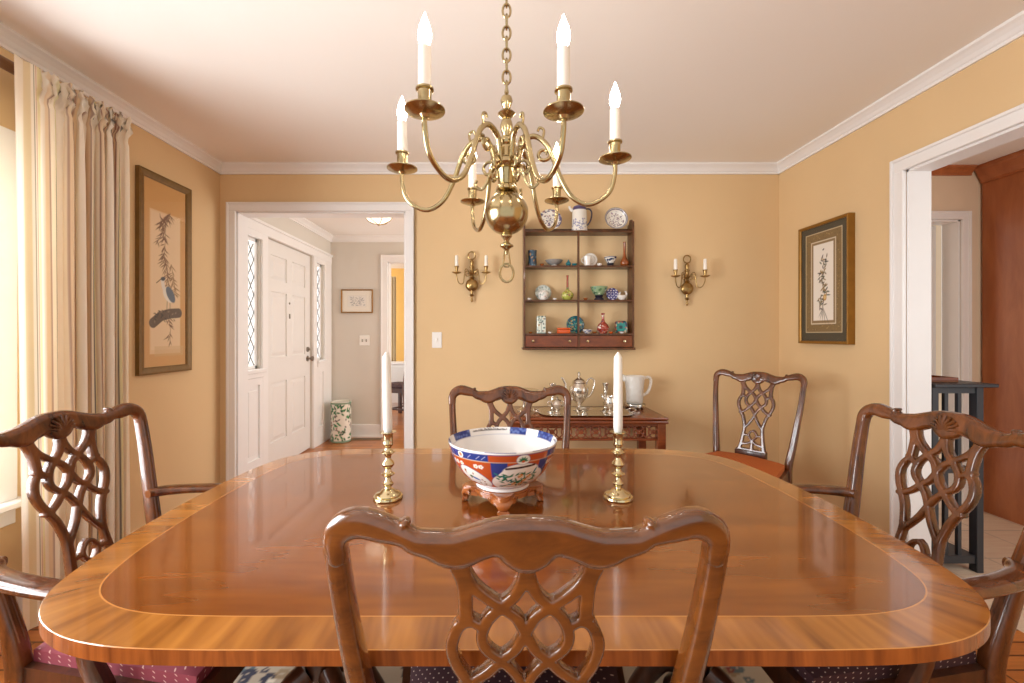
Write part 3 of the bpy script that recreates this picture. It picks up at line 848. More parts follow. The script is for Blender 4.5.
# ------------------------------------------------------------------ revolved, painted pottery
def resample(prof, step):
    out = [prof[0]]; L = [0.0]
    for a, b in zip(prof[:-1], prof[1:]): L.append(L[-1] + math.hypot(b[0] - a[0], b[1] - a[1]))
    n = max(2, int(L[-1] / step))
    res = []
    j = 0
    for k in range(n + 1):
        d = L[-1] * k / n
        while j < len(L) - 2 and L[j + 1] < d: j += 1
        f = (d - L[j]) / max(1e-9, L[j + 1] - L[j])
        res.append((prof[j][0] + f * (prof[j + 1][0] - prof[j][0]), prof[j][1] + f * (prof[j + 1][1] - prof[j][1])))
    return res, L[-1]
def pottery(name, prof, rm, res, bg, painter, mat='painted_gloss', parent=None, smooth=5, sq=None):
    """surface of revolution whose unrolled skin (arc at radius rm, length along the profile) is a painted canvas; front (-Y) is mid-width"""
    pr = cr(prof, smooth) if smooth > 1 else prof
    pts, L = resample(pr, res)
    W = 2 * PI * rm
    cv = Canvas(W, L, res, bg)
    painter(cv, W, L)
    def mp(x, y):
        a = x / rm + PI / 2
        f = y / L * (len(pts) - 1); i = min(int(f), len(pts) - 2); f -= i
        r = pts[i][0] * (1 - f) + pts[i + 1][0] * f; z = pts[i][1] * (1 - f) + pts[i + 1][1] * f
        c, s = math.cos(a), math.sin(a)
        if sq:
            k = (abs(c) ** sq + abs(s) ** sq) ** (-1 / sq); c *= k; s *= k
        return (r * c, r * s, z)
    return cv.mesh(name, M[mat], mp, parent, closed=True)
def wavy(cv, x0, x1, y, amp, n, r, c):
    cv.line([(x0 + (x1 - x0) * k / n, y + amp * (1 if k % 2 else -1)) for k in range(n + 1)], r, c)
def scatter(cv, W, L, y0, y1, n, cols, r0, r1, seed=1):
    rg = random.Random(seed)
    for _ in range(n):
        x, y = rg.uniform(0, W), rg.uniform(y0, y1) * L
        cv.ell(x, y, rg.uniform(r0, r1), rg.uniform(r0, r1), rg.choice(cols), rg.uniform(0, PI))

# ---- the Imari bowl on its stand
BX, BY, BZ = .018, 1.175, TZ
t = thing('bowl_stand', 'small carved wooden stand with scrolled feet on the table under the painted bowl', 'stand', (BX, BY, BZ))
def stand_outline(n=96, R=.102):
    pts = []
    for k in range(n):
        a = 2 * PI * k / n
        c4 = max(0.0, math.cos(4 * a)) ** 1.2 if math.cos(4 * a) > 0 and abs(math.cos(2 * a)) > .7 else 0.0   # points on the axes
        r = R * (.78 + .30 * c4)
        pts.append((r * math.cos(a), r * math.sin(a)))
    return pts
mb = MB(); ol = stand_outline()
mb.prism(ol, .034, .041); mb.prism([(x * .95, y * .95) for x, y in ol], .041, .0445); mb.prism([(x * .94, y * .94) for x, y in ol], .026, .034)
mb.build('stand_top', M['stand_wood'], t)
for k in range(4):
    a = k * PI / 2
    dx, dy = math.cos(a), math.sin(a)
    cp = cr([(.066, .028, .010, .040), (.094, .030, .010, .030), (.103, .022, .009, .018), (.099, .012, .008, .012), (.101, .0055, .0055, .016), (.110, .0065, .005, .016)], 5)
    MB().tube([(dx * r, dy * r, z) for r, z, *_ in cp], [(c[2], c[3]) for c in cp], 10, flat=.7, up=(dx, dy, .01)).build('scroll_foot', M['stand_wood'], t)
def imari(cv, W, L):
    BL, OR, WH, GR, DK = (38, 58, 128), (184, 78, 34), (238, 234, 226), (24, 112, 78), (60, 40, 36)
    lo = .152        # length along the profile from foot to rim (outside)
    deg = W / 360.0
    for rep in (-1, 0, 1):
        cx = W / 2 + rep * 120 * deg
        def X(d): return cx + d * deg
        y0, y1, y2 = .022, .131, .151
        cv.rect(X(-62), y0, X(58), y1, OR)
        cv.rect(X(-13), .085, X(4), y1, BL); cv.rect(X(40), .07, X(54), y1, BL)
        for d in (-58, -50, -30, -24, 34, 56): 
            for yy in (.055, .115): 
                for q in range(5): cv.ell(X(d) + .0038 * math.cos(q * 1.257), yy + .0038 * math.sin(q * 1.257), .0026, .0026, WH)
                cv.ell(X(d), yy, .002, .002, (214, 160, 50))
        # big lobed cartouche with foliage
        for (d, yy, rx, ry) in ((18, .074, 26 * deg, .046), (3, .064, 17 * deg, .034), (35, .070, 18 * deg, .038), (20, .104, 21 * deg, .022)):
            cv.ell(X(d), yy, rx + .0012, ry + .0012, BL)
        for (d, yy, rx, ry) in ((18, .074, 26 * deg, .046), (3, .064, 17 * deg, .034), (35, .070, 18 * deg, .038), (20, .104, 21 * deg, .022)):
            cv.ell(X(d), yy, rx, ry, WH)
        cv.line([(X(3), .113), (X(16), .115), (X(34), .119)], .003, DK)
        rg = random.Random(3)
        cv.line([(X(0), .050), (X(14), .058), (X(26), .075), (X(24), .10)], .0014, GR)
        for _ in range(54):
            d, yy = rg.uniform(-6, 38), rg.uniform(.044, .098)
            cv.leaf(X(d), yy, rg.uniform(.012, .019), .0045, rg.uniform(-.6, 3.6), GR if rg.random() < .75 else (30, 120, 130))
        for (d, yy) in ((20, .088), (27, .070), (14, .058), (31, .084), (24, .056)):
            for q in range(5): cv.ell(X(d) + .0045 * math.cos(q * 1.257), yy + .0045 * math.sin(q * 1.257), .0032, .0032, (206, 120, 60) if q % 2 else (236, 206, 170))
            cv.ell(X(d), yy, .0022, .0022, (214, 170, 50))
        # leaf-shaped cartouche on the left
        cv.ell(X(-36), .074, .050, .028, BL, -.6); cv.ell(X(-36), .074, .0485, .0265, WH, -.6)
        for _ in range(14):
            a = rg.uniform(0, 2 * PI); cv.ell(X(-36) + .032 * math.cos(a) * .85, .074 + .014 * math.sin(a) - .018 * math.cos(a), .0035, .002, (150, 84, 40), rg.uniform(0, 3))
        cv.ell(X(-36), .073, .014, .004, (70, 110, 170), -.4); cv.ell(X(-42), .078, .006, .004, GR)
        # rim band
        cv.rect(X(-62), y1 - .0008, X(58), y1 + .0008, (226, 200, 150))
        cv.rect(X(-62), y1 + .001, X(58), y2, BL)
        cv.rect(X(-15), y1 + .001, X(50), y2, OR)
        cv.ell(X(-48), .141, .008, .0085, WH); cv.ell(X(-48), .141, .005, .0055, (206, 110, 80))
        cv.ell(X(20), .137, .0155, .0140, BL); cv.ell(X(20), .137, .0147, .0132, WH)
        for q in range(6): cv.leaf(X(20), .134, .011, .0045, q * PI / 5, GR)
        cv.ell(X(20), .132, .004, .003, (200, 90, 40))
        for d in (-38, -28, -22): cv.line([(X(d), .137), (X(d + 4), .145)], .0005, (180, 190, 220))
    cv.rect(0, .017, W, .020, BL); cv.rect(0, .1495, W, .151, BL)
    # inside band: blue panels and sketched landscapes
    i0, i1 = lo + .004, lo + .027
    def arc(d0, d1, c):      # degrees to the right of the far side, inside the rim
        a, b = sorted(((-d0) % 360, (-d1) % 360))
        if b - a > 180: cv.rect(b * deg, i0, W, i1, c); cv.rect(0, i0, a * deg, i1, c)
        else: cv.rect(a * deg, i0, b * deg, i1, c)
    rg = random.Random(5)
    for base in (0, 120, 240):
        for (d0, d1) in ((-72, -42), (10, 31)):
            arc(base + d0, base + d1, BL)
            for q in range(7):
                x = ((-(base + d0 + (d1 - d0) * (q + .5) / 7)) % 360) * deg
                cv.ell(x, i0 + rg.uniform(.006, .018), .004, .004, (84, 108, 172))
        for q in range(22):
            x = ((-(base - 36 + q * 1.9)) % 360) * deg; h = rg.uniform(.002, .010) * (1 - abs(q - 11) / 14)
            cv.line([(x - .004, i0 + .010), (x + rg.uniform(-.004, .004), i0 + .010 - h)], .0009, (70, 66, 66)); cv.ell(x, i0 + .011, .004, .0012, (90, 86, 84))
    cv.rect(0, i1 + .001, W, i1 + .002, (150, 160, 190))
bowl_prof = [(.066, .0), (.0725, .001), (.071, .007), (.076, .012), (.096, .025), (.115, .044), (.129, .066), (.1385, .089), (.1445, .108), (.1475, .121), (.1455, .122), (.139, .106), (.128, .080), (.110, .052), (.085, .030), (.05, .020), (.0005, .018)]
tag(pottery('painted_bowl', bowl_prof, .12, .0016, (236, 234, 232), imari, smooth=4), 'big porcelain bowl painted blue, orange and green, on its wooden stand mid-table', 'bowl').location = (BX, BY, BZ + .0447)

# ---- brass candlesticks with white candles
def candlestick(loc, label):
    t = thing('candlestick', label, 'candlestick', loc, group='brass candlesticks on the table')
    MB().lathe([(0, 0), (.038, 0), (.040, .003), (.039, .007), (.034, .009), (.035, .012), (.033, .015), (.022, .018), (.017, .024), (.010, .028)], 40).build('base', M['brass'], t)
    MB().lathe([(.010, .027), (.0085, .032), (.014, .038), (.015, .042), (.010, .047), (.008, .053), (.007, .058), (.011, .062), (.018, .066), (.019, .068), (.012, .071), (.009, .076), (.008, .082), (.015, .089), (.0175, .095),
                (.015, .101), (.009, .107), (.008, .112), (.009, .118), (.013, .122), (.0185, .126), (.0185, .128), (.012, .132), (.009, .137), (.009, .142), (.012, .146)], 32).build('stem', M['brass'], t)
    MB().lathe([(.012, .145), (.0135, .147), (.0145, .150), (.0135, .154), (.0135, .176), (.0155, .179), (.0225, .182), (.0225, .1835), (.012, .1835), (.0115, .165), (0, .165)], 32).build('socket', M['brass'], t)
    return t
def taper(loc, label, h=.238):
    o = MB().lathe([(0, 0), (.0105, 0), (.0108, .021), (.0126, .026), (.0122, h * .5), (.0112, h - .018), (.0095, h - .012), (.0015, h), (0, h)], 24).build('candle', M['candle'])
    o.location = loc; return tag(o, label, 'candle', 'white taper candles in brass candlesticks')
for (x, y, l1, l2) in ((-.298, 1.187, 'brass candlestick on the table to the left of the painted bowl', 'tall white candle in the brass candlestick left of the bowl'),
                       (.337, 1.187, 'brass candlestick on the table to the right of the painted bowl', 'tall white candle in the brass candlestick right of the bowl')):
    candlestick((x, y, TZ), l1); taper((x, y, TZ + .1655), l2)
    if x < 0: bpy.data.objects['candle'].rotation_euler = (0, math.radians(-1.2), 0)

# ================================================================== CHANDELIER
CX, CY = .031, 1.261
t = thing('chandelier', 'six-armed pale brass chandelier with globe and lit candle bulbs above the table', 'chandelier', (CX, CY, 0))
BP = M['brass_pale']
MB().lathe([(0, ZC), (.065, ZC), (.065, ZC - .006), (.05, ZC - .02), (.02, ZC - .035), (.008, ZC - .04), (.0, ZC - .05)], 32).build('canopy', BP, t)
mb = MB(); z = ZC - .045; k = 0
while z > 1.925:
    pts = []
    for q in range(16):
        a = 2 * PI * q / 16
        u, w = .0115 * math.cos(a), .0205 * math.sin(a)
        pts.append((u, 0, z - .017 + w) if k % 2 else (0, u, z - .017 + w))
    mb.tube(pts, .0036, 6, closed=True); z -= .0325; k += 1
mb.build('chain', BP, t)
MB().lathe([(0, 1.925), (.004, 1.925), (.007, 1.912), (.005, 1.905), (.015, 1.897), (.018, 1.886), (.014, 1.872), (.010, 1.862), (.020, 1.855), (.026, 1.848), (.020, 1.842), (.011, 1.835), (.016, 1.825), (.019, 1.81), (.014, 1.79), (.012, 1.782),
            (.022, 1.776), (.029, 1.768), (.029, 1.76), (.022, 1.752), (.026, 1.742), (.026, 1.72), (.030, 1.714), (.044, 1.706), (.046, 1.695), (.040, 1.688), (.030, 1.682), (.027, 1.672), (.024, 1.64), (.030, 1.632), (.030, 1.624), (.018, 1.618), (.0, 1.618)], 40).build('stem', BP, t)
MB().lathe([(0.0005, 1.622)] + [(.0635 * math.sin(PI * k / 24), 1.557 + .0635 * math.cos(PI * k / 24)) for k in range(2, 23)] + [(.0005, 1.4935)], 48).build('globe', BP, t)
MB().lathe([(.012, 1.499), (.016, 1.494), (.016, 1.488), (.010, 1.482), (.007, 1.474), (.013, 1.468), (.020, 1.463), (.020, 1.459), (.012, 1.455), (.006, 1.448), (.004, 1.437), (0, 1.435)], 28).build('finial', BP, t)
mb = MB()
mb.tube([(-.004, 0, 1.452), (-.008, 0, 1.425), (-.010, 0, 1.41), (-.005, 0, 1.400), (.005, 0, 1.400), (.010, 0, 1.41), (.008, 0, 1.425), (.004, 0, 1.452)], .0028, 8)
mb.tube([(.020 * math.cos(a), .004 * math.sin(a), 1.382 + .027 * math.sin(a)) for a in [2 * PI * q / 28 for q in range(28)]], .0036, 8, closed=True)
mb.build('pull_ring', BP, t)
def spiral(c, r0, r1, a0, turns, n=22):
    out = []
    for k in range(n + 1):
        f = k / n; a = a0 + turns * 2 * PI * f; r = r0 + (r1 - r0) * f
        out.append((c[0] + r * math.cos(a), c[1] + r * math.sin(a)))
    return out
BOB = 1.69
arms = [(-.188, -.314), (.1185, -.309), (.303, -.054), (-.31, .018), (-.118, .335), (.193, .323)]
dz = [0, 0, 0, 0, 0, 0]
for (ax, ay) in arms:
    R = math.hypot(ax, ay); dx, dy = ax / R, ay / R; sc = R / .31
    def rp(r, z): return (dx * r, dy * r, z)
    cp = cr([(.31 * sc, BOB - .006), (.31 * sc, 1.655), (.297 * sc, 1.606), (.262 * sc, 1.577), (.226 * sc, 1.572), (.187 * sc, 1.598), (.157 * sc, 1.652), (.137 * sc, 1.708), (.115 * sc, 1.752), (.083 * sc, 1.776), (.054, 1.766), (.040, 1.735), (.034, 1.702)], 7)
    arm = MB().tube([rp(r, z) for r, z in cp], [.0062 + .0022 * k / len(cp) for k in range(len(cp))], 12).build('arm', BP, t)
    mb = MB()
    s1 = [(.142 * sc, 1.70), (.130 * sc, 1.73)] + spiral((.108, 1.722), .022, .008, .6, -1.15)
    mb.tube([rp(r, z) for r, z in s1], [.0052] * (len(s1) - 3) + [.0035, .003, .0025], 8)
    s2 = cr([(.030, 1.70), (.052, 1.708), (.068, 1.692), (.06, 1.672), (.045, 1.676)], 5); mb.tube([rp(r, z) for r, z in s2], .0048, 8)
    s3 = cr([(.034, 1.695), (.05, 1.67), (.058, 1.645), (.075, 1.628), (.092, 1.64), (.088, 1.655)], 5); mb.tube([rp(r, z) for r, z in s3], .0046, 8)
    s4 = cr([(.105 * sc, 1.762), (.11 * sc, 1.79), (.098 * sc, 1.80), (.092 * sc, 1.79)], 4); mb.tube([rp(r, z) for r, z in s4], .0038, 8)
    mb.build('scroll', BP, arm)
    c = (ax, ay, 0)
    MB().lathe([(0, BOB - .012), (.008, BOB - .012), (.012, BOB - .006), (.026, BOB - .004), (.040, BOB + .002), (.045, BOB + .004), (.045, BOB + .0062), (.040, BOB + .0058), (.024, BOB + .002), (.012, BOB + .004), (.0, BOB + .004)], 36, c=c).build('drip_pan', BP, arm)
    MB().lathe([(.012, BOB + .003), (.0125, BOB + .008), (.0145, BOB + .018), (.0155, BOB + .046), (.020, BOB + .049), (.020, BOB + .053), (.014, BOB + .055), (0, BOB + .055)], 28, c=c).build('candle_cup', BP, arm)
    MB().lathe([(0, BOB + .05), (.0145, BOB + .05), (.0142, BOB + .143), (.009, BOB + .147), (0, BOB + .147)], 24, c=c).build('candle_sleeve', M['sleeve'], arm)
    MB().lathe([(.008, BOB + .146), (.0115, BOB + .153), (.0148, BOB + .165), (.0150, BOB + .173), (.0125, BOB + .187), (.0078, BOB + .201), (.004, BOB + .211), (.0015, BOB + .219), (0, BOB + .221)], 24, c=c).build('bulb', M['bulb'], arm)

# ================================================================== SCONCES
def sconce(px, py_ball, label):
    x, y, z = P(px, py_ball, YB)
    t = thing('wall_sconce', label, 'wall sconce', (x, YB, z), group='brass wall sconces')
    BD = M['brass_dark']
    MB().lathe([(0.0005, .052)] + [(.046 * math.sin(PI * k / 16), .026 + .022 * math.cos(PI * k / 16)) for k in range(1, 16)] + [(.0005, .004)], 32, mtx=Matrix.Rotation(PI / 2, 3, 'X')).build('globe', BD, t)
    MB().lathe([(0, -.125), (.006, -.12), (.009, -.11), (.006, -.10), (.006, -.085), (.014, -.078), (.016, -.072), (.008, -.066), (.010, -.045), (.01, .04), (.02, .05), (.010, .06), (.014, .075), (.022, .085), (.014, .096), (.012, .12), (.018, .128), (.018, .134), (.010, .14), (.012, .155),
                (.015, .168), (.008, .182), (.004, .186), (0, .187)], 20, c=(0, -.026, 0)).build('stem', BD, t)
    MB().box(-.012, .012, -.028, 0.0, .02, .09, .003).build('wall_bracket', BD, t)
    MB().tube([(.026 * math.cos(a), -.026, .213 + .028 * math.sin(a)) for a in [2 * PI * q / 24 for q in range(24)]], .0048, 8, closed=True).build('top_ring', BD, t)
    for s in (-1, 1):
        fx, fy = .105 * s, -.078
        def rp(r, z): return (s * r, -.026 - .052 * r / .105, z)
        cp = cr([(.105, .075), (.104, .045), (.09, .012), (.072, .004), (.058, .014), (.054, .045), (.05, .078), (.038, .098), (.024, .095), (.012, .08)], 6)
        arm = MB().tube([rp(r, q) for r, q in cp], .0035, 8).build('arm', BD, t)
        mb = MB(); sp = cr([(.05, .085), (.046, .11), (.034, .112), (.022, .10), (.02, .088), (.03, .082)], 4); mb.tube([rp(r, q) for r, q in sp], .003, 6)
        sp = cr([(.012, .07), (.03, .062), (.042, .068), (.04, .08)], 4); mb.tube([rp(r, q) for r, q in sp], .003, 6); mb.build('scroll', BD, arm)
        c = (fx, fy, 0)
        MB().lathe([(0, .074), (.01, .074), (.022, .078), (.033, .084), (.033, .087), (.015, .084), (0, .084)], 24, c=c).build('drip_pan', BD, arm)
        MB().lathe([(.009, .083), (.010, .10), (.013, .122), (.017, .125), (.017, .129), (.012, .13), (0, .13)], 20, c=c).build('candle_cup', BD, arm)
        MB().lathe([(0, .128), (.0125, .128), (.0115, .200), (.008, .206), (0, .206)], 18, c=c).build('candle_sleeve', M['sleeve'], arm)
    return t
sconce(472, 285.5, 'two-armed brass wall sconce between the foyer opening and the wall shelf')
sconce(685.5, 289, 'two-armed brass wall sconce between the wall shelf and the right corner')

# ================================================================== CURTAIN
RODX, RODZ = XL + .085, 2.266
t = thing('curtain_rod', 'dark wooden curtain rod above the left window', 'curtain rod', (XL, 0, 0))
MB().tube([(.085, -.95, RODZ), (.085, 2.20, RODZ)], .023, 16).build('pole', M['rod'], t)
for y in (-.93, .5, 2.185):
    MB().box(0, .012, y - .02, y + .02, RODZ - .04, RODZ + .04, .003).tube([(.0, y, RODZ - .02), (.05, y, RODZ - .026), (.085, y, RODZ - .016)], .008, 8).build('bracket', M['rod'], t)
def stripes(cv, W, L):
    pat = [(.00, .045, (252, 243, 226)), (.045, .070, (240, 218, 186)), (.070, .077, (140, 84, 60)), (.077, .120, (250, 240, 220)), (.120, .143, (226, 216, 168)), (.143, .153, (64, 50, 46)), (.153, .175, (248, 236, 212)),
           (.175, .182, (132, 66, 50)), (.182, .212, (238, 214, 180)), (.212, .221, (70, 60, 56)), (.221, .28, (252, 244, 228))]
    # the flat leading edge shows plain cream and pale bands
    cv.rect(0, 0, W, L, (251, 241, 222))
    cv.rect(.10, 0, .16, L, (232, 214, 174)); cv.rect(.225, 0, .29, L, (236, 224, 176)); cv.rect(.185, 0, .192, L, (120, 104, 60)); cv.rect(.207, 0, .215, L, (190, 130, 84))
    x = .30
    while x < W - .12:
        for a, b, c in pat: cv.rect(x + a, 0, x + b, L, c)
        x += .28
def curtain():
    W, H = 1.78, 2.28
    cv = Canvas(W, H / 4, .0052, (240, 226, 196)); stripes(cv, W, H)
    rg = random.Random(11)
    ph = [rg.uniform(0, 6.28) for _ in range(6)]
    def mp(x, z4):
        f = x / W; z = z4 * 4
        # three wide shallow folds by the window, tight folds further along
        yb = 1.665 + .505 * (f ** .86 * .9 + .1 * f)
        tight = min(1.0, max(0.0, (f - .17) / .15))
        hang = 1 - .35 * math.exp(-((z - 2.3) / .25) ** 2)
        n = 9.0
        a = 2 * PI * (n * f + .18 * math.sin(5 * f + ph[0]) + .02 * math.sin(3 * z + ph[1]) * tight)
        amp = (.008 + .022 * tight) * hang
        dx = amp * math.cos(a) + .006 * math.sin(2.3 * a + 1.5 * z + ph[2]) * tight
        dy = -.020 * tight * math.sin(a) * hang
        flare = .05 * (1 - z / 2.3) * (1 - f) * .6
        top = min(1.0, max(0.0, (z - 2.165) / .03)) * (1.0 if z < 2.26 else .7)
        puff = 0.0; pz = 0.0
        if top > 0 and f > .12:
            g = min(1, (f - .12) / .08)
            b = 2 * PI * 22 * f
            puff = top * g * (.014 * abs(math.sin(b * .5 + 3 * z)) + .008 * math.sin(b * 1.7 + 110 * z) + .006 * math.sin(2.6 * b - 140 * z + 1))
            pz = top * g * .008 * math.sin(b * 1.4 + 1)
        neck = -.012 * math.exp(-((z - 2.165) / .012) ** 2) * (1 if f > .12 else 0)
        return (RODX + .058 + dx + puff + neck, yb + dy + flare, .012 + z + pz)
    return cv.mesh('curtain', M['curtain_cloth'], mp)
cu = tag(curtain(), 'floor-length cream curtain with thin red and dark stripes, gathered on the rod', 'curtain')

# ================================================================== WALL PICTURES
def framed(name, label, wall, a0, a1, z0, z1, fw, depth, frame_mat, painter, res, bg, group=None, inner_lip=None, glass=True):
    """wall 'L' or 'R' (along Y) or 'B' (along X at given y); picture canvas painted in metres from its lower left as seen"""
    base, sgn = wall
    t = thing(name, label, 'picture', (0, 0, 0), group=group)
    W, H = a1 - a0 - 2 * fw, z1 - z0 - 2 * fw
    def pt(a, d, z):   # a along the wall left to right as seen, d distance out from the wall
        if base == 'L': return (XL + d, a0 + a, z)
        if base == 'R': return (XR - d, a1 - a, z)
        return (a0 + a, sgn - d, z)
    Wt = a1 - a0
    t.location = pt(Wt / 2, 0, z0)
    off = Vector(t.location)
    mb = MB()
    prof = [(0, 0), (0, depth), (.25 * fw, depth + .002), (.75 * fw, depth - .002), (fw, depth - .007), (fw, 0)]
    n = len(prof); cs = [(0, z0, 1, 1), (Wt, z0, -1, 1), (Wt, z1, -1, -1), (0, z1, 1, -1)]
    vs = []
    for (a, z, sa, sz) in cs:
        for (o, d) in prof: vs.append(tuple(Vector(pt(a + sa * o, d, z + sz * o)) - off))
    fs = []
    for c in range(4):
        c2 = (c + 1) % 4
        for i in range(n): fs.append((c * n + i, c2 * n + i, c2 * n + (i + 1) % n, c * n + (i + 1) % n))
    mb.add(vs, fs, False)
    mb.build('frame', M[frame_mat], t)
    cv = Canvas(W, H, res, bg); painter(cv, W, H)
    pd = depth - .012
    cv.mesh('print', M['painted_matte'], lambda x, y: tuple(Vector(pt(fw + x, pd, z0 + fw + y)) - off), t)
    if glass:
        MB().add([tuple(Vector(pt(fw + x, pd + .003, z0 + fw + y)) - off) for x, y in ((0, 0), (W, 0), (W, H), (0, H))], [(0, 1, 2, 3)], False).build('glass', M['pic_glass'], t)
    return t
def heron(cv, W, H):
    cv.rect(0, 0, W, H, (206, 158, 96))
    cv.rect(.045, .075, W - .045, H - .17, (222, 190, 146))
    cv.rect(.055, .10, W - .05, H - .18, (226, 198, 158))
    cv.rect(.08, .06, W - .02, .12, (204, 172, 122), .5)
    rg = random.Random(4); BR = (112, 74, 44)
    def spray(x0, y0, x1, y1, n, ln, lw, c):
        cv.line([(x0, y0), ((x0 + x1) / 2 + .008, (y0 + y1) / 2), (x1, y1)], .0016, c)
        for k in range(n):
            f = rg.random(); x, y = x0 + (x1 - x0) * f, y0 + (y1 - y0) * f
            a = rg.choice((-1, 1)) * rg.uniform(.3, 1.2) - PI / 2
            cv.leaf(x, y, ln * rg.uniform(.6, 1.2), lw, a, c)
    spray(.16, .90, .15, .62, 30, .045, .006, BR); spray(.20, .93, .13, .86, 22, .05, .006, BR); spray(.12, .91, .15, .76, 20, .045, .006, BR)
    spray(.15, .68, .19, .47, 26, .045, .006, BR); spray(.21, .62, .24, .44, 24, .045, .006, (136, 100, 58)); spray(.09, .72, .19, .90, 8, .03, .004, BR)
    spray(.19, .30, .20, .14, 14, .04, .006, BR)
    # heron on a branch
    cv.line([(.07, .258), (.13, .30), (.20, .318), (.27, .325)], .030, (92, 74, 58)); 
    for k in range(26): cv.ell(rg.uniform(.08, .26), rg.uniform(.265, .335), .009, .004, rg.choice([(58, 46, 38), (136, 114, 90)]), rg.uniform(0, 3))
    cv.line([(.175, .34), (.178, .40)], .002, (84, 76, 60)); cv.line([(.20, .345), (.20, .40)], .002, (84, 76, 60))
    cv.ell(.185, .43, .052, .032, (226, 220, 206), -.9); cv.ell(.205, .435, .055, .028, (92, 102, 116), -1.0)
    cv.line([(.15, .47), (.14, .51), (.145, .52)], .013, (222, 216, 204)); cv.ell(.145, .525, .018, .012, (60, 62, 70), .2); cv.line([(.13, .522), (.095, .495)], .0028, (84, 66, 40))
ya, yb_ = 2.40, 2.815
framed('framed_picture', 'tall narrow framed scroll painting of a grey heron under willow sprays', ('L', 0), ya, yb_, .971, 2.149, .042, .024, 'bronze_frame', heron, .0032, (206, 158, 96))
def embroidery(cv, W, H):
    cv.rect(0, 0, W, H, (70, 64, 50))
    cv.rect(.037, .052, W - .037, H - .04, (214, 196, 160)); cv.rect(.041, .056, W - .041, H - .044, (128, 104, 66))
    rg = random.Random(8)
    for _ in range(420): cv.ell(rg.uniform(.043, W - .043), rg.uniform(.058, H - .046), .004, .0025, rg.choice([(164, 138, 94), (98, 82, 54), (146, 118, 70)]), rg.uniform(0, 3))
    cv.rect(.084, .105, W - .084, H - .095, (222, 208, 184)); cv.rect(.090, .111, W - .090, H - .101, (140, 116, 80)); cv.rect(.104, .128, W - .104, H - .116, (236, 228, 216))
    cx = W / 2
    st = [(cx - .01, .20), (cx + .012, .28), (cx - .004, .36), (cx + .01, .45), (cx - .006, .53)]
    cv.line(cr(st, 6), .0018, (96, 84, 56))
    for _ in range(80):
        f = rg.random(); i = min(3, int(f * 4)); x = st[i][0] + rg.uniform(-.022, .022); y = st[i][1] + rg.uniform(0, .08)
        cv.leaf(x, y, rg.uniform(.016, .032), .008, rg.uniform(0, 2 * PI), rg.choice([(80, 92, 74), (110, 92, 64), (66, 62, 72), (150, 120, 70)]))
    cv.ell(cx + .014, .27, .014, .02, (188, 140, 70)); cv.ell(cx + .014, .27, .008, .012, (222, 190, 130))
    for k in range(5): cv.leaf(cx - .005 + k * .002, .20, -.05 - .01 * k, .004, 1.0 + .25 * k, (60, 66, 60))
    for (x, y) in ((cx, H - .155), (cx - .022, .42), (cx + .02, .50)): cv.ell(x, y, .006, .004, (70, 66, 66)); cv.ell(x + .005, y + .004, .004, .004, (60, 56, 60))
framed('framed_picture', 'framed flower embroidery in brown mount on the right wall', ('R', 0), 2.473, 2.88, 1.145, 1.904, .018, .042, 'gilt', embroidery, .0028, (70, 64, 50))
def sketch(cv, W, H):
    cv.rect(0, 0, W, H, (236, 230, 218)); cv.rect(.06, .055, W - .06, H - .055, (226, 220, 208)); cv.rect(.064, .059, W - .064, H - .059, (232, 228, 220))
    rg = random.Random(2)
    for _ in range(60):
        x, y = rg.uniform(.09, W - .09), rg.uniform(.075, H - .08)
        cv.line([(x, y), (x + rg.uniform(-.02, .02), y + rg.uniform(-.012, .02))], .0016, rg.choice([(120, 128, 140), (150, 150, 150), (96, 104, 112)]))
x0, _, z1 = P(341.5, 289.5, FY); x1, _, z0 = P(373, 313, FY)
framed('framed_picture', 'small landscape sketch in thin gold frame on the foyer wall', ('B', FY), x0, x1, z0, z1, .014, .02, 'gilt', sketch, .004, (236, 230, 218))

# light switches
def switch(px, py, Y, w, h, label, n):
    x, y, z = P(px, py, Y)
    t = thing('light_switch', label, 'light switch', (x, Y, z))
    MB().box(-w / 2, w / 2, -.006, 0, -h / 2, h / 2, .003).build('switch_plate', M['white_plastic'], t)
    for k in range(n):
        cx = (k - (n - 1) / 2) * .046
        MB().box(cx - .005, cx + .005, -.016, -.004, -.004, .012, .002).box(cx - .008, cx + .008, -.0075, -.004, -.016, .016, .001).build('toggle', M['nickel'] if n == 2 else M['white_plastic'], t)
switch(437, 340, YB, .072, .116, 'white single light switch on the tan wall beside the foyer opening', 1)
switch(364.5, 340.5, FY, .118, .118, 'white double light switch on the foyer wall below the sketch', 2)

# ================================================================== WALL SHELF AND ITS COLLECTION
SY = 3.02                                   # front plane of the shelf
def sx(px, Y=SY): return (px - VX) * Y / F
def sz(py, Y=SY): return EYE + (VY - py) * Y / F
ZS = [1.205, 1.442, 1.684, 1.93]            # centres of the boards
X0, X1 = sx(524.5), sx(633.5)
t = thing('curio_shelf', 'open mahogany wall shelf with two small drawers, hung on the tan wall', 'shelf', ((X0 + X1) / 2, YB, 1.10))
ox, oz = (X0 + X1) / 2, 1.10
hw = (X1 - X0) / 2
for s in (-1, 1):
    poly = [(0, 0), (0, .895), (-.03, .90), (-.05, .925), (-.075, .922), (-.09, .905), (-.118, .90), (-.118, 0)]
    MB().prism([(p[0], p[1]) for p in poly], s * hw - .006, s * hw + .006, axis='x').build('side_panel', M['shelf_wood'], t)
for z in ZS[1:]:
    MB().box(-hw, hw, -.116, 0, z - oz - .006, z - oz + .006, .002).build('shelf_board', M['shelf_wood'], t)
MB().box(-.005, .005, -.112, -.074, ZS[0] - oz, ZS[3] - oz).build('divider', M['shelf_wood'], t)
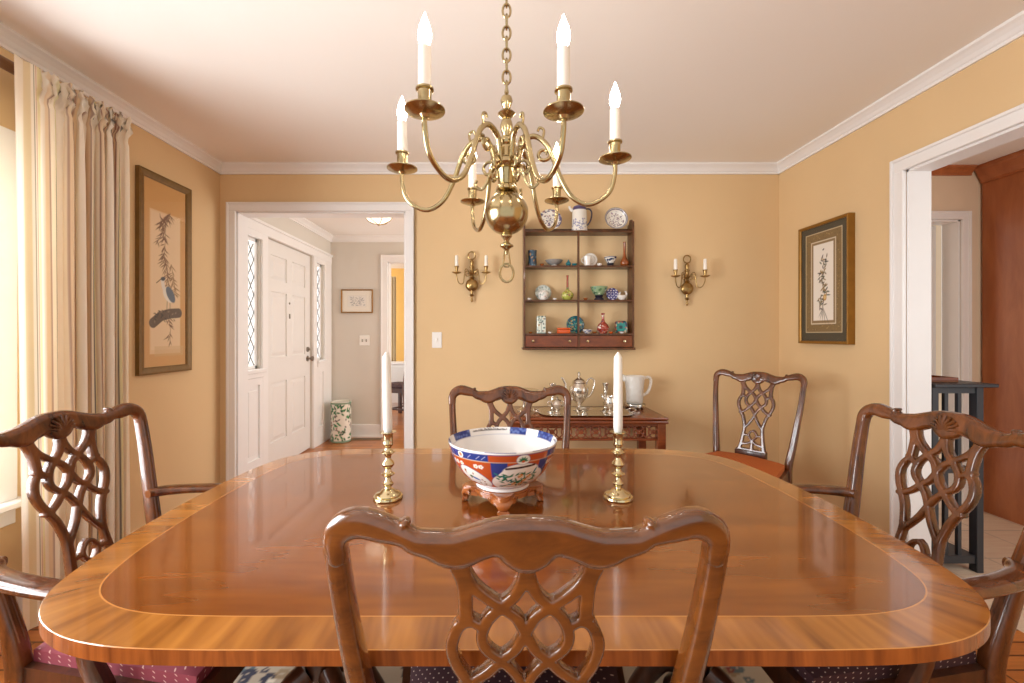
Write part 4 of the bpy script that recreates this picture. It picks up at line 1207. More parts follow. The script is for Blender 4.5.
mb = sdf_plate(MB(), [[(-hw, 0.02, .018), (hw, 0.02, .018)]], (-hw + .004, hw - .004, 0, .05), .003, .004, .002, lambda u, v, tt: (u, -.008 + tt, ZS[3] - oz + .004 + v),
               holes=[[(-.09 - .018, .02, .008), (-.09 + .018, .02, .008)], [(.12 - .018, .02, .008), (.12 + .018, .02, .008)]])
mb.build('gallery', M['shelf_wood'], t)
MB().box(-hw - .014, hw + .014, -.126, 0, -.004, .012, .003).box(-hw, hw, -.116, 0, ZS[0] - oz - .006, ZS[0] - oz + .006).box(-hw, hw, -.006, 0, .012, ZS[0] - oz).box(-.006, .006, -.116, 0, .012, ZS[0] - oz).build('drawer_case', M['shelf_wood'], t)
for s in (-1, 1):
    a, b = sorted((s * .008, s * (hw - .008)))
    d = MB().box(a, b, -.118, -.02, .016, ZS[0] - oz - .010, .002).build('drawer', M['drawer_wood'], t)
    for f in (.14, .84):
        MB().lathe([(0, 0), (.004, 0), (.004, .008), (.010, .012), (.009, .018), (0, .020)], 14, mtx=Matrix.Rotation(PI / 2, 3, 'X'), c=(a + (b - a) * f, -.118, .056)).build('knob', M['brass'], d)

BLUE, WHT, TEAL = (62, 74, 120), (226, 222, 212), (24, 100, 112)
GC = 'collected pottery on the wall shelf'
def item(o, label, cat, px, zs, Y=3.07, group=GC):
    tag(o, label, cat, group); o.location = (sx(px, Y), Y, zs + .006); return o
def plate(name, r, bg, painter, lean=True, deep=.25, mat='painted_gloss', tilt=1.30, spin=0.0):
    prof = [(.0005, .004), (r * .55, .004), (r * .62, .008), (r, r * deep), (r * .99, r * deep + .003), (r * .6, .013), (.0005, .009)]
    prof = list(reversed(prof))
    o = pottery(name, prof, r * .6, max(.0022, r / 40), bg, painter, mat, None, 3)
    o.rotation_mode = 'ZXY'
    o.rotation_euler = (PI / 2 - (PI / 2 - tilt), 0, spin) if lean else (0, 0, 0)
    return o
def stand_up(o, r):   # lift a leaning plate so that its lower edge rests on the board
    ang = o.rotation_euler[0]
    o.location.z += r * math.sin(ang); o.location.y += r * math.cos(ang) * 0.0
    return o
# --- on top
def pl_blue(cv, W, L):
    scatter(cv, W, L, .02, .5, 110, [(74, 80, 112), (110, 96, 130), (150, 120, 120)], .003, .008, 3); cv.rect(0, 0, W, .004, (70, 70, 96))
    cv.rect(0, L * .30, W, L * .36, (230, 226, 216)); scatter(cv, W, L, .37, .5, 40, [(70, 72, 104)], .003, .006, 5)
pr_ = lambda *a: None
o = plate('plate', .078, WHT, pl_blue, spin=.35); item(o, 'blue and white patterned plate leaning at the left end of the shelf top', 'plate', 550, ZS[3], 3.055); stand_up(o, .078)
def pitcher_p(cv, W, L):
    scatter(cv, W, L, .25, .62, 150, [(96, 104, 150), (120, 124, 160), (150, 150, 176)], .003, .006, 9)
    scatter(cv, W, L, .03, .14, 60, [(66, 44, 96), (88, 60, 112)], .004, .008, 2); cv.rect(0, L * .90, W, L, (70, 56, 96))
t = thing('porcelain_pitcher', 'tall blue and white lidded pitcher on top of the wall shelf', 'pitcher', (sx(579.5, 3.07), 3.07, ZS[3] + .006), group=GC)
pottery('body', [(.0005, .0), (.052, .0), (.056, .008), (.054, .05), (.052, .11), (.049, .165), (.046, .172)], .05, .0028, WHT, pitcher_p, parent=t)
MB().lathe([(.047, .171), (.045, .178), (.03, .186), (.012, .192), (.006, .198), (.010, .206), (.006, .214), (0, .216)], 24).build('lid', plain('lid_blue', (92, 84, 120), .2, coat=.4), t)
MB().tube(cr([(.045, 0, .165), (.075, 0, .16), (.088, 0, .13), (.078, 0, .08), (.055, 0, .045)], 6), .0055, 8).build('handle', plain('handle_dark', (58, 50, 64), .3), t)
MB().tube(cr([(-.048, 0, .15), (-.066, 0, .165), (-.072, 0, .182)], 5), [.012] * 5 + [.009] * 6, 10).build('spout', M['white_china'], t)
def pl_round(cv, W, L):
    scatter(cv, W, L, .03, .5, 150, [(96, 84, 104), (130, 104, 120), (160, 140, 140)], .003, .006, 4)
    cv.rect(0, L * .33, W, L * .40, WHT); cv.rect(0, L * .40, W, L, (96, 92, 112)); cv.rect(0, L * .44, W, L * .46, WHT)
o = plate('bowl', .078, WHT, pl_round, deep=.42, tilt=1.35); item(o, 'round flower-patterned bowl tilted upright at the right end of the shelf top', 'bowl', 615, ZS[3], 3.05); stand_up(o, .078)
# --- upper row
def mug_p(cv, W, L):
    scatter(cv, W, L, .1, .9, 70, [(110, 150, 170), (20, 40, 60), (60, 110, 130), (160, 120, 80)], .003, .010, 6); cv.rect(0, L * .93, W, L, (26, 30, 36)); cv.rect(0, 0, W, L * .08, (26, 30, 36))
o = pottery('vase', [(.0005, 0), (.03, 0), (.032, .006), (.030, .05), (.031, .105), (.033, .11), (.029, .11), (.027, .06), (.0005, .05)], .03, .0025, (40, 66, 84), mug_p); item(o, 'dark blue-green cylinder vase at the left end of the upper row', 'vase', 532.5, ZS[2])
t = thing('bowl', 'grey shallow footed bowl in the upper row', 'bowl', (sx(554, 3.07), 3.07, ZS[2] + .006), group=GC)
MB().lathe([(0, .008), (.028, .010), (.05, .024), (.062, .040), (.064, .043), (.060, .043), (.045, .028), (.02, .018), (0, .017)], 28).build('bowl_body', M['grey_china'], t)
MB().lathe([(0, 0), (.026, 0), (.024, .006), (.02, .010), (0, .010)], 24).build('foot', M['white_china'], t)
t = thing('jar', 'small round turquoise jar with pointed lid in the upper row', 'jar', (sx(568.5, 3.05), 3.05, ZS[2] + .006), group=GC)
MB().lathe([(0, 0), (.010, 0), (.017, .008), (.019, .016), (.014, .026), (.008, .030)], 20).build('jar_body', M['teal_china'], t)
MB().lathe([(.009, .029), (.010, .032), (.004, .040), (.003, .044), (0, .046)], 16).build('lid', M['teal_china'], t)
o = MB().lathe([(0, 0), (.010, 0), (.016, .006), (.018, .016), (.016, .016), (.012, .008), (0, .006)], 20).build('cup', M['teal_china']); item(o, 'tiny dark teal cup beside the turquoise jar', 'cup', 574.5, ZS[2], 3.05)
o = plate('saucer', .048, (232, 228, 220), lambda c, W, L: (c.rect(0, 0, W, L * .06, (110, 104, 96)), c.rect(0, L * .3, W, L * .33, (180, 174, 160))), tilt=1.36); item(o, 'white saucer standing upright behind the white cup', 'saucer', 590, ZS[2], 3.09); stand_up(o, .048)
t = thing('cup', 'tall white cup in front of the upright white saucer', 'cup', (sx(587.5, 3.04), 3.04, ZS[2] + .006), group=GC)
MB().lathe([(0, 0), (.020, 0), (.021, .004), (.026, .05), (.029, .066), (.027, .066), (.022, .03), (0, .01)], 24).build('cup_body', M['white_china'], t)
MB().tube(cr([(-.024, 0, .056), (-.04, 0, .05), (-.04, 0, .03), (-.023, 0, .016)], 5), .0028, 8).build('handle', M['white_china'], t)
o = MB().lathe([(0, 0), (.012, 0), (.017, .008), (.016, .014), (.006, .018), (0, .019)], 18).build('trinket_box', M['white_china']); item(o, 'tiny white pill box in the middle of the upper row right of the cup', 'box', 599.5, ZS[2], 3.04)
def bw(cv, W, L): scatter(cv, W, L, .18, .5, 34, [(36, 44, 88), (60, 96, 120), (40, 60, 90)], .005, .010, 12); cv.rect(0, L * .48, W, L * .52, (40, 44, 80))
t = thing('bowl', 'small blue and white bowl on a dark stand at the right of the upper row', 'bowl', (sx(610.5, 3.06), 3.06, ZS[2] + .006), group=GC)
pottery('bowl_body', [(.0005, .018), (.018, .018), (.026, .026), (.038, .046), (.044, .062), (.042, .063), (.03, .04), (.0005, .026)], .036, .002, WHT, bw, parent=t)
MB().lathe([(0, 0), (.028, 0), (.026, .006), (.020, .010), (.026, .016), (.024, .019), (0, .019)], 24).build('stand', M['navy_wood'], t)
o = MB().lathe([(0, 0), (.022, 0), (.030, .012), (.031, .026), (.022, .046), (.011, .066), (.0085, .09), (.0085, .165), (.011, .172), (.008, .172), (.006, .12), (0, .10)], 24).build('bottle_vase', M['brown_glaze']); item(o, 'brown long-necked bottle vase at the right end of the upper row', 'vase', 624.5, ZS[2], 3.06)
# --- middle row
def jar_p(cv, W, L): scatter(cv, W, L, .1, .8, 26, [(150, 160, 150), (180, 190, 180), (196, 150, 130)], .004, .008, 14)
o = plate('plate', .056, (196, 200, 190), lambda c, W, L: (scatter(c, W, L, .02, .2, 60, [(90, 110, 96), (120, 130, 110)], .003, .006, 1), scatter(c, W, L, .3, .5, 40, [(140, 150, 140)], .003, .006, 1), c.rect(0, 0, W, L * .03, (96, 96, 84))), tilt=1.38)
item(o, 'grey-green plate standing upright at the left of the middle row', 'plate', 543, ZS[1], 3.116); stand_up(o, .056)
t = thing('jar', 'small white jar in front of the grey-green plate in the middle row', 'jar', (sx(543.5, 3.04), 3.04, ZS[1] + .006), group=GC)
pottery('jar_body', [(.0005, 0), (.020, 0), (.030, .012), (.037, .034), (.034, .052), (.024, .062), (.023, .066), (.0005, .066)], .033, .0022, (230, 228, 222), jar_p, parent=t)
def yg(cv, W, L):
    scatter(cv, W, L, .13, .42, 60, [(92, 110, 50), (60, 70, 50), (216, 206, 150), (140, 90, 60)], .003, .008, 15); cv.rect(0, L * .48, W, L, (150, 70, 52)); cv.rect(0, L * .44, W, L * .48, (100, 96, 60))
o = pottery('bottle_vase', [(.0005, 0), (.020, 0), (.034, .010), (.042, .028), (.040, .046), (.026, .062), (.011, .074), (.008, .09), (.0075, .16), (.010, .172), (.007, .173), (.005, .15), (.0005, .12)], .036, .0022, (176, 178, 84), yg); item(o, 'round yellow-green vase with a long thin red neck in the middle row', 'vase', 567.5, ZS[1], 3.05)
def gb(cv, W, L): scatter(cv, W, L, .12, .5, 60, [(84, 120, 80), (150, 176, 140), (60, 84, 70), (220, 224, 206), (60, 120, 130)], .004, .010, 16)
t = thing('bowl', 'green patterned bowl on a dark blue stand in the middle row', 'bowl', (sx(599, 3.06), 3.06, ZS[1] + .006), group=GC)
pottery('bowl_body', [(.0005, .034), (.024, .034), (.038, .046), (.052, .068), (.060, .092), (.058, .093), (.045, .066), (.0005, .044)], .045, .0022, (140, 166, 128), gb, parent=t)
MB().lathe([(0, 0), (.036, 0), (.034, .01), (.024, .018), (.030, .030), (.028, .035), (0, .035)], 24).build('stand', M['navy_wood'], t)
def cob(cv, W, L):
    for q in range(8):
        x = W * q / 8
        for j, yy in enumerate((.12, .28, .42)): cv.ell(x + (W / 16 if j == 1 else 0), yy * L, .006, .005, (206, 206, 222))
o = plate('plate', .044, (44, 42, 120), cob, tilt=1.36); item(o, 'small cobalt blue plate standing behind the white sauce boat', 'plate', 612, ZS[1], 3.09); stand_up(o, .044)
t = thing('sauce_boat', 'small white bird-shaped sauce boat at the right end of the middle row', 'sauce boat', (sx(622, 3.045), 3.045, ZS[1] + .006), group=GC)
MB().lathe([(0, 0), (.016, 0), (.018, .004), (.030, .016), (.036, .032), (.034, .032), (.024, .014), (0, .010)], 24, sx=1.0, sy=.7).build('dish', M['white_china'], t)
MB().tube(cr([(.022, 0, .026), (.032, 0, .038), (.030, 0, .052), (.024, 0, .060), (.034, 0, .058)], 5), [.006] * 10 + [.0065] * 6 + [.003] * 5, 8).build('handle', M['white_china'], t)
MB().tube(cr([(-.012, 0, .022), (-.016, 0, .04), (-.012, 0, .056)], 5), .004, 8).build('spout', M['white_china'], t)
# --- lower row
def rv(cv, W, L):
    for q in range(4):
        x = W * (q + .0) / 4
        cv.rect(x - .0012, 0, x + .0012, L, (60, 90, 84))
    scatter(cv, W, L, .06, .94, 120, [(70, 112, 104), (110, 140, 130), (60, 76, 84), (180, 150, 120)], .003, .007, 17); cv.rect(0, 0, W, .006, (70, 100, 96)); cv.rect(0, L * .88, W, L * .92, (70, 100, 96))
o = pottery('square_vase', [(.034, 0), (.034, .006), (.034, .118), (.030, .124), (.024, .124), (.022, .10)], .036, .0025, (214, 220, 206), rv, smooth=1, sq=14); item(o, 'square green and white vase at the left of the lower row', 'vase', 541, ZS[0], 3.06); o.scale = (.95, .95, 1)
t = thing('lacquer_box', 'small orange box in the lower row', 'box', (sx(563.5, 3.045), 3.045, ZS[0] + .006), group=GC)
MB().box(-.046, .046, -.02, .02, 0, .026, .004, 2).build('box_body', M['orange_box'], t); MB().box(-.047, .047, -.021, .021, .027, .040, .005, 2).build('lid', M['orange_box'], t)
def tp(cv, W, L): scatter(cv, W, L, .02, .5, 130, [(12, 66, 84), (34, 140, 130), (120, 180, 160), (20, 90, 120), (180, 150, 90)], .004, .009, 18)
o = plate('plate', .062, (20, 92, 104), tp, tilt=1.40); item(o, 'round teal enamel plate standing in the middle of the lower row', 'plate', 575, ZS[0], 3.108); stand_up(o, .062)
def sb(cv, W, L): scatter(cv, W, L, .15, .5, 34, [(84, 96, 140), (120, 130, 160)], .003, .007, 19)
o = pottery('bowl', [(.0005, 0), (.018, 0), (.020, .004), (.030, .014), (.036, .026), (.034, .027), (.022, .012), (.0005, .008)], .028, .002, WHT, sb); item(o, 'tiny blue and white dish just right of the shelf divider in the lower row', 'bowl', 587.5, ZS[0], 3.038)
def rb(cv, W, L):
    scatter(cv, W, L, .06, .95, 190, [(214, 190, 176), (196, 120, 96), (110, 40, 34), (80, 84, 110), (226, 214, 200)], .003, .007, 20); cv.rect(0, L * .70, W, L * .73, (216, 196, 176))
o = pottery('bottle_vase', [(.0005, 0), (.024, 0), (.026, .004), (.040, .022), (.043, .040), (.034, .062), (.016, .082), (.0095, .10), (.010, .125), (.014, .142), (.012, .143), (.007, .12), (.0005, .1)], .034, .0022, (158, 62, 48), rb); item(o, 'red and white bottle-shaped vase in the lower row', 'vase', 603, ZS[0], 3.05)
def sq(cv, W, L): cv.rect(0, 0, W, L * .12, (16, 70, 80)); scatter(cv, W, L, .34, .5, 60, [(40, 40, 70), (170, 90, 70), (200, 190, 160), (14, 60, 76)], .004, .008, 21)
pr = [(.0005, .004), (.03, .004), (.036, .008), (.044, .014), (.043, .017), (.033, .012), (.0005, .009)]
o = pottery('square_dish', list(reversed(pr)), .03, .0018, (30, 140, 136), sq, sq=5); o.rotation_euler = (1.36, 0, 0); item(o, 'rounded-square turquoise dish standing at the right end of the lower row', 'dish', 620.5, ZS[0], 3.09); stand_up(o, .044)
for (px, zi, Y, c, lab) in ((530.5, 0, 3.05, 'brown_glaze', 'tiny brown pot at the far left of the lower row'), (550, 0, 3.04, 'white_china', 'tiny pale pot between the square vase and the orange box'), (594.5, 0, 3.035, 'brown_glaze', 'tiny brown dish left of the red vase'),
                        (611, 0, 3.035, 'orange_box', 'tiny orange pot right of the red vase'), (529.5, 1, 3.04, 'white_china', 'tiny pale dish at the far left of the middle row'), (555, 1, 3.04, 'white_china', 'tiny pale dish between the white jar and the yellow-green vase'),
                        (585.5, 1, 3.035, 'brown_glaze', 'flat brown dish right of the shelf divider in the middle row'), (542, 2, 3.035, 'brown_glaze', 'tiny brown dish beside the dark cylinder vase'), (622, 0, 3.035, 'white_china', 'tiny pale dish in front of the turquoise square dish')):
    o = MB().lathe([(0, 0), (.008, 0), (.014, .006), (.016, .012), (.014, .012), (.010, .006), (0, .005)], 16).build('trinket_dish', M[c]); item(o, lab, 'dish', px, ZS[zi], Y)

# ================================================================== CARD TABLE WITH SILVER
TX0, TX1, TY0, TY1, TH = .09, 1.075, 2.675, 3.118, .685
t = thing('card_table', 'mahogany side table with pierced fretwork apron against the tan wall', 'side table', ((TX0 + TX1) / 2, (TY0 + TY1) / 2, 0))
hw, hd = (TX1 - TX0) / 2, (TY1 - TY0) / 2
MB().box(-hw, hw, -hd, hd, TH - .018, TH, .005, 2).build('upper_leaf', M['cardtable'], t)
MB().box(-hw, hw, -hd, hd, TH - .040, TH - .021, .005, 2).build('lower_leaf', M['cardtable'], t)
ax, az1, az0 = hw - .035, TH - .040, TH - .150
MB().box(-ax, ax, -hd + .05, hd - .03, az1 - .018, az1).box(-ax, ax, -hd + .032, -hd + .05, az1 - .018, az1).box(-ax, ax, -hd + .028, -hd + .052, az0, az0 + .014, .002).box(-ax, ax, hd - .05, hd - .03, az0, az1).build('apron', M['cardtable'], t)
st = []; n = 10; wz = (az1 - .018 - az0 - .014) / 2; zc = (az1 - .018 + az0 + .014) / 2; cw = 2 * ax / n
for k in range(n):
    c = -ax + cw * (k + .5)
    st.append([(c + .030 * math.cos(a) * 1.05, zc + wz * .98 * math.sin(a), .0042) for a in [2 * PI * q / 20 for q in range(21)]])
    for s in (-1, 1): st.append(cr([(c - s * cw * .52, zc + wz, .004), (c - s * cw * .16, zc + wz * .25, .004), (c + s * cw * .16, zc - wz * .25, .004), (c + s * cw * .52, zc - wz, .004)], 4))
    st.append([(c + .012 * math.cos(a), zc + .012 * math.sin(a), .004) for a in [2 * PI * q / 12 for q in range(13)]])
sdf_plate(MB(), st, (-ax, ax, zc - wz - .002, zc + wz + .002), .0036, .004, .004, lambda u, v, tt: (u, -hd + .040 + tt, v), k=.001).build('fretwork', M['cardtable'], t)
for s in (-1, 1):
    for d in (-1, 1):
        x, y = s * (hw - .035), d * (hd - .045)
        MB().box(x - .026, x + .026, y - .026, y + .026, .0, az1, .003).box(x - .015, x + .015, y - .0285, y - .025, .04, az0, .001).build('leg', M['cardtable'], t)

def sil(name, label, cat, px, Y, z=None):
    z = TH if z is None else z
    return thing(name, label, cat, ((px - VX) * Y / F, Y, z), group='silver on the side table')
S = M['silver']
# tray
t = sil('serving_tray', 'large oval-cornered silver tray with handles on the side table', 'tray', 584, 2.84)
def rrect(hx, hy, r, n=10):
    out = []
    for (cx, cy, a0) in ((hx - r, hy - r, 0), (-hx + r, hy - r, PI / 2), (-hx + r, -hy + r, PI), (hx - r, -hy + r, 3 * PI / 2)):
        for q in range(n + 1): a = a0 + PI / 2 * q / n; out.append((cx + r * math.cos(a), cy + r * math.sin(a)))
    return out
mb = MB(); lv = [(.262, .125, .0), (.282, .146, .002), (.296, .160, .010), (.300, .164, .012), (.296, .160, .0125), (.280, .144, .006), (.262, .125, .004)]
vs, fs = [], []; n_ = 44
for (hx, hy, z) in lv: vs += [(x, y, z) for x, y in rrect(hx, hy, .10)]
for i in range(len(lv) - 1):
    for k in range(n_): fs.append((i * n_ + k, i * n_ + (k + 1) % n_, (i + 1) * n_ + (k + 1) % n_, (i + 1) * n_ + k))
fs += [tuple(reversed(range(n_))), tuple((len(lv) - 1) * n_ + k for k in range(n_))]
mb.add(vs, fs).build('tray_body', S, t)
for s in (-1, 1): MB().tube(cr([(s * .295, -.05, .012), (s * .325, -.045, .022), (s * .335, 0, .026), (s * .325, .045, .022), (s * .295, .05, .012)], 6), .005, 8).build('handle', S, t)
ZT = TH + .005
t = sil('coffee_pot', 'tall silver coffee pot with curved spout and scrolled handle on the tray', 'coffee pot', 579, 2.93, ZT)
MB().lathe([(0, 0), (.042, 0), (.042, .005), (.032, .010), (.014, .020), (.012, .032), (.020, .044), (.044, .072), (.060, .105), (.066, .135), (.064, .158), (.050, .172), (.047, .182), (.050, .186), (.044, .190)], 36).build('body', S, t)
MB().lathe([(.046, .188), (.044, .196), (.032, .208), (.018, .216), (.010, .222), (.007, .230), (.013, .238), (.010, .250), (.004, .258), (0, .260)], 28).build('lid', S, t)
cp = cr([(-.045, 0, .075, .014), (-.075, 0, .085, .012), (-.088, 0, .13, .0095), (-.094, 0, .18, .008), (-.112, 0, .214, .0075), (-.122, 0, .216, .007)], 6); MB().tube([p[:3] for p in cp], [p[3] for p in cp], 12).build('spout', S, t)
cp = cr([(.050, 0, .172), (.062, 0, .205), (.090, 0, .215), (.106, 0, .19), (.100, 0, .15), (.078, 0, .105), (.055, 0, .085), (.048, 0, .09)], 6); MB().tube(cp, .0052, 10).build('handle', S, t)
def low_stick(px, Y, label):
    t = sil('silver_candlestick', label, 'candlestick', px, Y, ZT)
    MB().lathe([(0, 0), (.036, 0), (.036, .005), (.026, .012), (.012, .020), (.009, .035), (.016, .050), (.018, .058), (.010, .068), (.008, .11), (.012, .125), (.010, .135)], 28).build('stem', S, t)
    MB().lathe([(.010, .134), (.013, .14), (.015, .165), (.024, .184), (.024, .187), (.014, .186), (.010, .16), (0, .15)], 28).build('socket', S, t)
low_stick(552.5, 2.87, 'low silver candlestick on the left of the tray beside the coffee pot'); low_stick(605.5, 2.90, 'low silver candlestick on the right of the tray behind the creamer')
t = sil('sugar_bowl', 'round silver sugar bowl at the left of the tray', 'sugar bowl', 557, 2.80, ZT)
MB().lathe([(0, 0), (.026, 0), (.024, .006), (.012, .014), (.020, .026), (.040, .046), (.044, .062), (.036, .076), (.034, .080)], 28).build('body', S, t)
MB().lathe([(.035, .079), (.028, .088), (.010, .094), (.006, .10), (.008, .106), (0, .110)], 24).build('lid', S, t)
for s in (-1, 1): MB().tube(cr([(s * .036, 0, .074), (s * .056, 0, .078), (s * .058, 0, .056), (s * .040, 0, .046)], 5), .003, 8).build('handle', S, t)
t = sil('creamer', 'silver footed creamer with high handle at the right of the tray', 'creamer', 610, 2.82, ZT)
MB().lathe([(0, 0), (.028, 0), (.026, .006), (.011, .016), (.018, .030), (.038, .054), (.042, .074), (.032, .094), (.034, .108), (.031, .108), (.029, .094), (0, .08)], 28).build('body', S, t)
MB().tube(cr([(-.028, 0, .092), (-.045, 0, .105), (-.058, 0, .122)], 5), [.014] * 4 + [.010] * 3 + [.006] * 4, 10).build('spout', S, t)
MB().tube(cr([(.032, 0, .102), (.052, 0, .125), (.066, 0, .10), (.056, 0, .066), (.040, 0, .058)], 5), .004, 8).build('handle', S, t)
t = sil('silver_dish', 'small shallow silver footed dish at the front middle of the tray', 'dish', 584, 2.78, ZT)
MB().lathe([(0, 0), (.026, 0), (.024, .006), (.012, .012), (.016, .018), (.046, .026), (.056, .034), (.054, .036), (.03, .028), (0, .024)], 32).build('dish_body', S, t)
t = sil('compote', 'wide flat silver compote on a stem behind the far chair', 'compote', 524, 2.93)
MB().lathe([(0, 0), (.05, 0), (.05, .006), (.03, .014), (.012, .028), (.009, .06), (.014, .075), (.009, .09), (.010, .115), (.03, .124)], 28).build('stem', S, t)
MB().lathe([(.02, .121), (.06, .126), (.095, .136), (.10, .142), (.098, .144), (.06, .132), (0, .128)], 36).build('dish', S, t)
t = sil('glass_pitcher', 'clear pressed glass pitcher at the right end of the side table', 'pitcher', 634.5, 3.035, TH + .034); t.scale = (1.06, 1.06, 1.1)
bm_ = MB().lathe([(0, 0), (.050, 0), (.054, .006), (.055, .02), (.059, .10), (.066, .168), (.068, .176), (.064, .176), (.055, .10), (.050, .02), (0, .012)], 12)
bm_.build('body', M['pressed_glass'], t)
MB().tube(cr([(.060, 0, .160), (.09, 0, .168), (.108, 0, .15), (.104, 0, .11), (.085, 0, .07), (.056, 0, .05)], 6), .009, 8, flat=.6).build('handle', M['pressed_glass'], t)
MB().tube(cr([(-.058, 0, .15), (-.072, 0, .168), (-.082, 0, .180)], 4), [.02, .02, .018, .016, .014, .013, .012, .011, .010], 8).build('lip', M['pressed_glass'], t)
t = sil('silver_coaster', 'round pierced silver wine coaster under the glass pitcher', 'coaster', 634.5, 3.035)
MB().lathe([(0, .012), (.066, .012), (.070, .018), (.072, .030), (.075, .032), (.076, .028), (.074, .012), (.066, .006), (0, .006)], 36).build('ring', S, t)
for k in range(4):
    a = PI / 4 + k * PI / 2
    MB().lathe([(0, 0), (.008, 0), (.010, .004), (.006, .010), (0, .012)], 12, c=(.058 * math.cos(a), .058 * math.sin(a), 0)).build('foot', S, t)

# ================================================================== FOYER THINGS
def us(cv, W, L):
    rg = random.Random(30)
    for q in range(3):
        x0 = W * q / 3
        for k in range(70):
            x, y = x0 + rg.uniform(0, W / 3), rg.uniform(.02, .44)
            if (.12 < y < .30) and rg.random() < .7: continue
            y += .11
            cv.leaf(x, y, rg.uniform(.03, .055), .018, rg.uniform(0, 6.3), rg.choice([(34, 104, 62), (60, 130, 80), (24, 76, 50)]))
        for k in range(26): cv.ell(x0 + rg.uniform(0, W / 3), rg.uniform(.21, .41), .012, .007, rg.choice([(60, 54, 52), (96, 84, 76), (150, 110, 96)]), rg.uniform(0, 3))
    for y in (.11, .535): cv.rect(0, y, W, y + .022, (120, 150, 126))
us_o = pottery('umbrella_stand', [(.0005, 0), (.105, 0), (.112, .006), (.112, .438), (.118, .448), (.114, .455), (.100, .45), (.098, .3), (.0005, .02)], .112, .006, (224, 220, 206), us, smooth=1)
tag(us_o, 'green and white leafy porcelain umbrella stand on the foyer floor', 'umbrella stand').location = ((341 - VX) * 4.86 / F, 4.86, 0)
t = thing('ceiling_light', 'flush star-shaped glass ceiling light with brass ribs in the foyer', 'ceiling light', ((379 - VX) * 4.05 / F, 4.05, FZ))
MB().lathe([(0, -.0), (.10, -.0), (.10, -.018), (.075, -.03), (0, -.03)], 32).build('canopy', M['brass'], t)
MB().lathe([(.07, -.02), (.135, -.024), (.14, -.034), (.10, -.085), (.06, -.105), (.015, -.118), (0, -.12)], 6).build('shade', M['lamp_glass'], t)
mb = MB()
for k in range(6):
    a = 2 * PI * k / 6; c, s = math.cos(a), math.sin(a)
    mb.tube([(.141 * c, .141 * s, -.022), (.142 * c, .142 * s, -.034), (.102 * c, .102 * s, -.086), (.062 * c, .062 * s, -.107), (0, 0, -.122)], .004, 6)
    a2 = a + 2 * PI / 6; mb.tube([(.142 * c, .142 * s, -.034), (.142 * math.cos(a2), .142 * math.sin(a2), -.034)], .004, 6)
mb.lathe([(0, -.118), (.010, -.12), (.008, -.13), (0, -.136)], 12)
mb.build('brass_rib', M['brass_dark'], t)
x0 = (355 - VX) * FY / F; x1 = (384 - VX) * FY / F
t = thing('floor_register', 'dark metal floor vent in the oak floor at the foyer doorway', 'floor vent', ((x0 + x1) / 2, 4.955, 0))
MB().box(-(x1 - x0) / 2, (x1 - x0) / 2, -.05, .05, 0, .004, .001).build('vent_frame', M['brass_dark'], t)
mb = MB()
for k in range(14):
    for j in (-1, 1): mb.box(-(x1 - x0) / 2 + .022 + k * .0235 - .004, -(x1 - x0) / 2 + .022 + k * .0235 + .004, j * .02 - .014, j * .02 + .014, .0035, .006)
mb.build('grille', M['black'], t)
# far room: curtain and low cabinet behind the chair
def far_curtain():
    cv = Canvas(.62, 2.2, .02, (222, 206, 172))
    for k in range(9): cv.rect(k * .07, 0, k * .07 + .012, 2.2, (186, 160, 120))
    return cv.mesh('curtain', M['painted_cloth'], lambda x, y: (-1.93 + x * .30, 7.5 + .03 * math.sin(x * 46), .02 + y))
cu2 = tag(far_curtain(), 'pale tan curtain in the yellow room beyond the foyer doorway', 'curtain')
md = cu2.modifiers.new('thick', 'SOLIDIFY'); md.thickness = .004
t = thing('side_cabinet', 'white low cabinet in the yellow room beyond the foyer doorway', 'cabinet', (-1.75, 7.2, 0))
MB().box(-.38, .38, -.2, .2, .06, .72, .004).box(-.36, .36, -.18, .18, 0, .06).build('body', M['trim'], t)
MB().box(-.40, .40, -.22, .22, .72, .75, .006).build('cabinet_top', M['trim'], t)
for s in (-1, 1): MB().box(s * .19 - .17, s * .19 + .17, -.214, -.2, .09, .68, .004).build('door', M['door_white'], t)

# ================================================================== RUG
def rugp(cv, W, H):
    IV, NV, RD, TN_ = (196, 186, 168), (52, 54, 72), (128, 62, 60), (150, 130, 104)
    cv.rect(0, 0, W, H, NV); cv.rect(.03, .03, W - .03, H - .03, IV); cv.rect(.22, .22, W - .22, H - .22, NV); cv.rect(.235, .235, W - .235, H - .235, (176, 164, 146))
    rg = random.Random(40)
    for _ in range(900):
        x, y = rg.uniform(.04, W - .04), rg.uniform(.04, H - .04)
        c = rg.choice([NV, NV, RD, TN_, (90, 104, 110), (110, 96, 84), (214, 206, 190)])
        cv_r = rg.uniform(.012, .028)
        i0, i1 = int((x - .04) / W * cv.nx), int((x + .04) / W * cv.nx) + 2; j0, j1 = int((y - .04) / H * cv.ny), int((y + .04) / H * cv.ny) + 2
        sl = (slice(max(i0, 0), i1), slice(max(j0, 0), j1))
        d = np.hypot((cv.X[sl] - x), (cv.Y[sl] - y) * rg.uniform(.7, 1.6)) - cv_r
        m = (d < 0) & (d > -cv_r * .75)
        cv.C[sl][m] = lin(c)
RW, RH = 2.35, 1.75
cv = Canvas(RW, RH, .009, (196, 186, 168)); rugp(cv, RW, RH)
rg_ = tag(cv.mesh('area_rug', M['painted_cloth'], lambda x, y: (TC[0] - RW / 2 + x, .34 + y, .008)), 'ivory and navy patterned rug on the floor under the dining table', 'rug')
md = rg_.modifiers.new('thick', 'SOLIDIFY'); md.thickness = .008; md.offset = -1

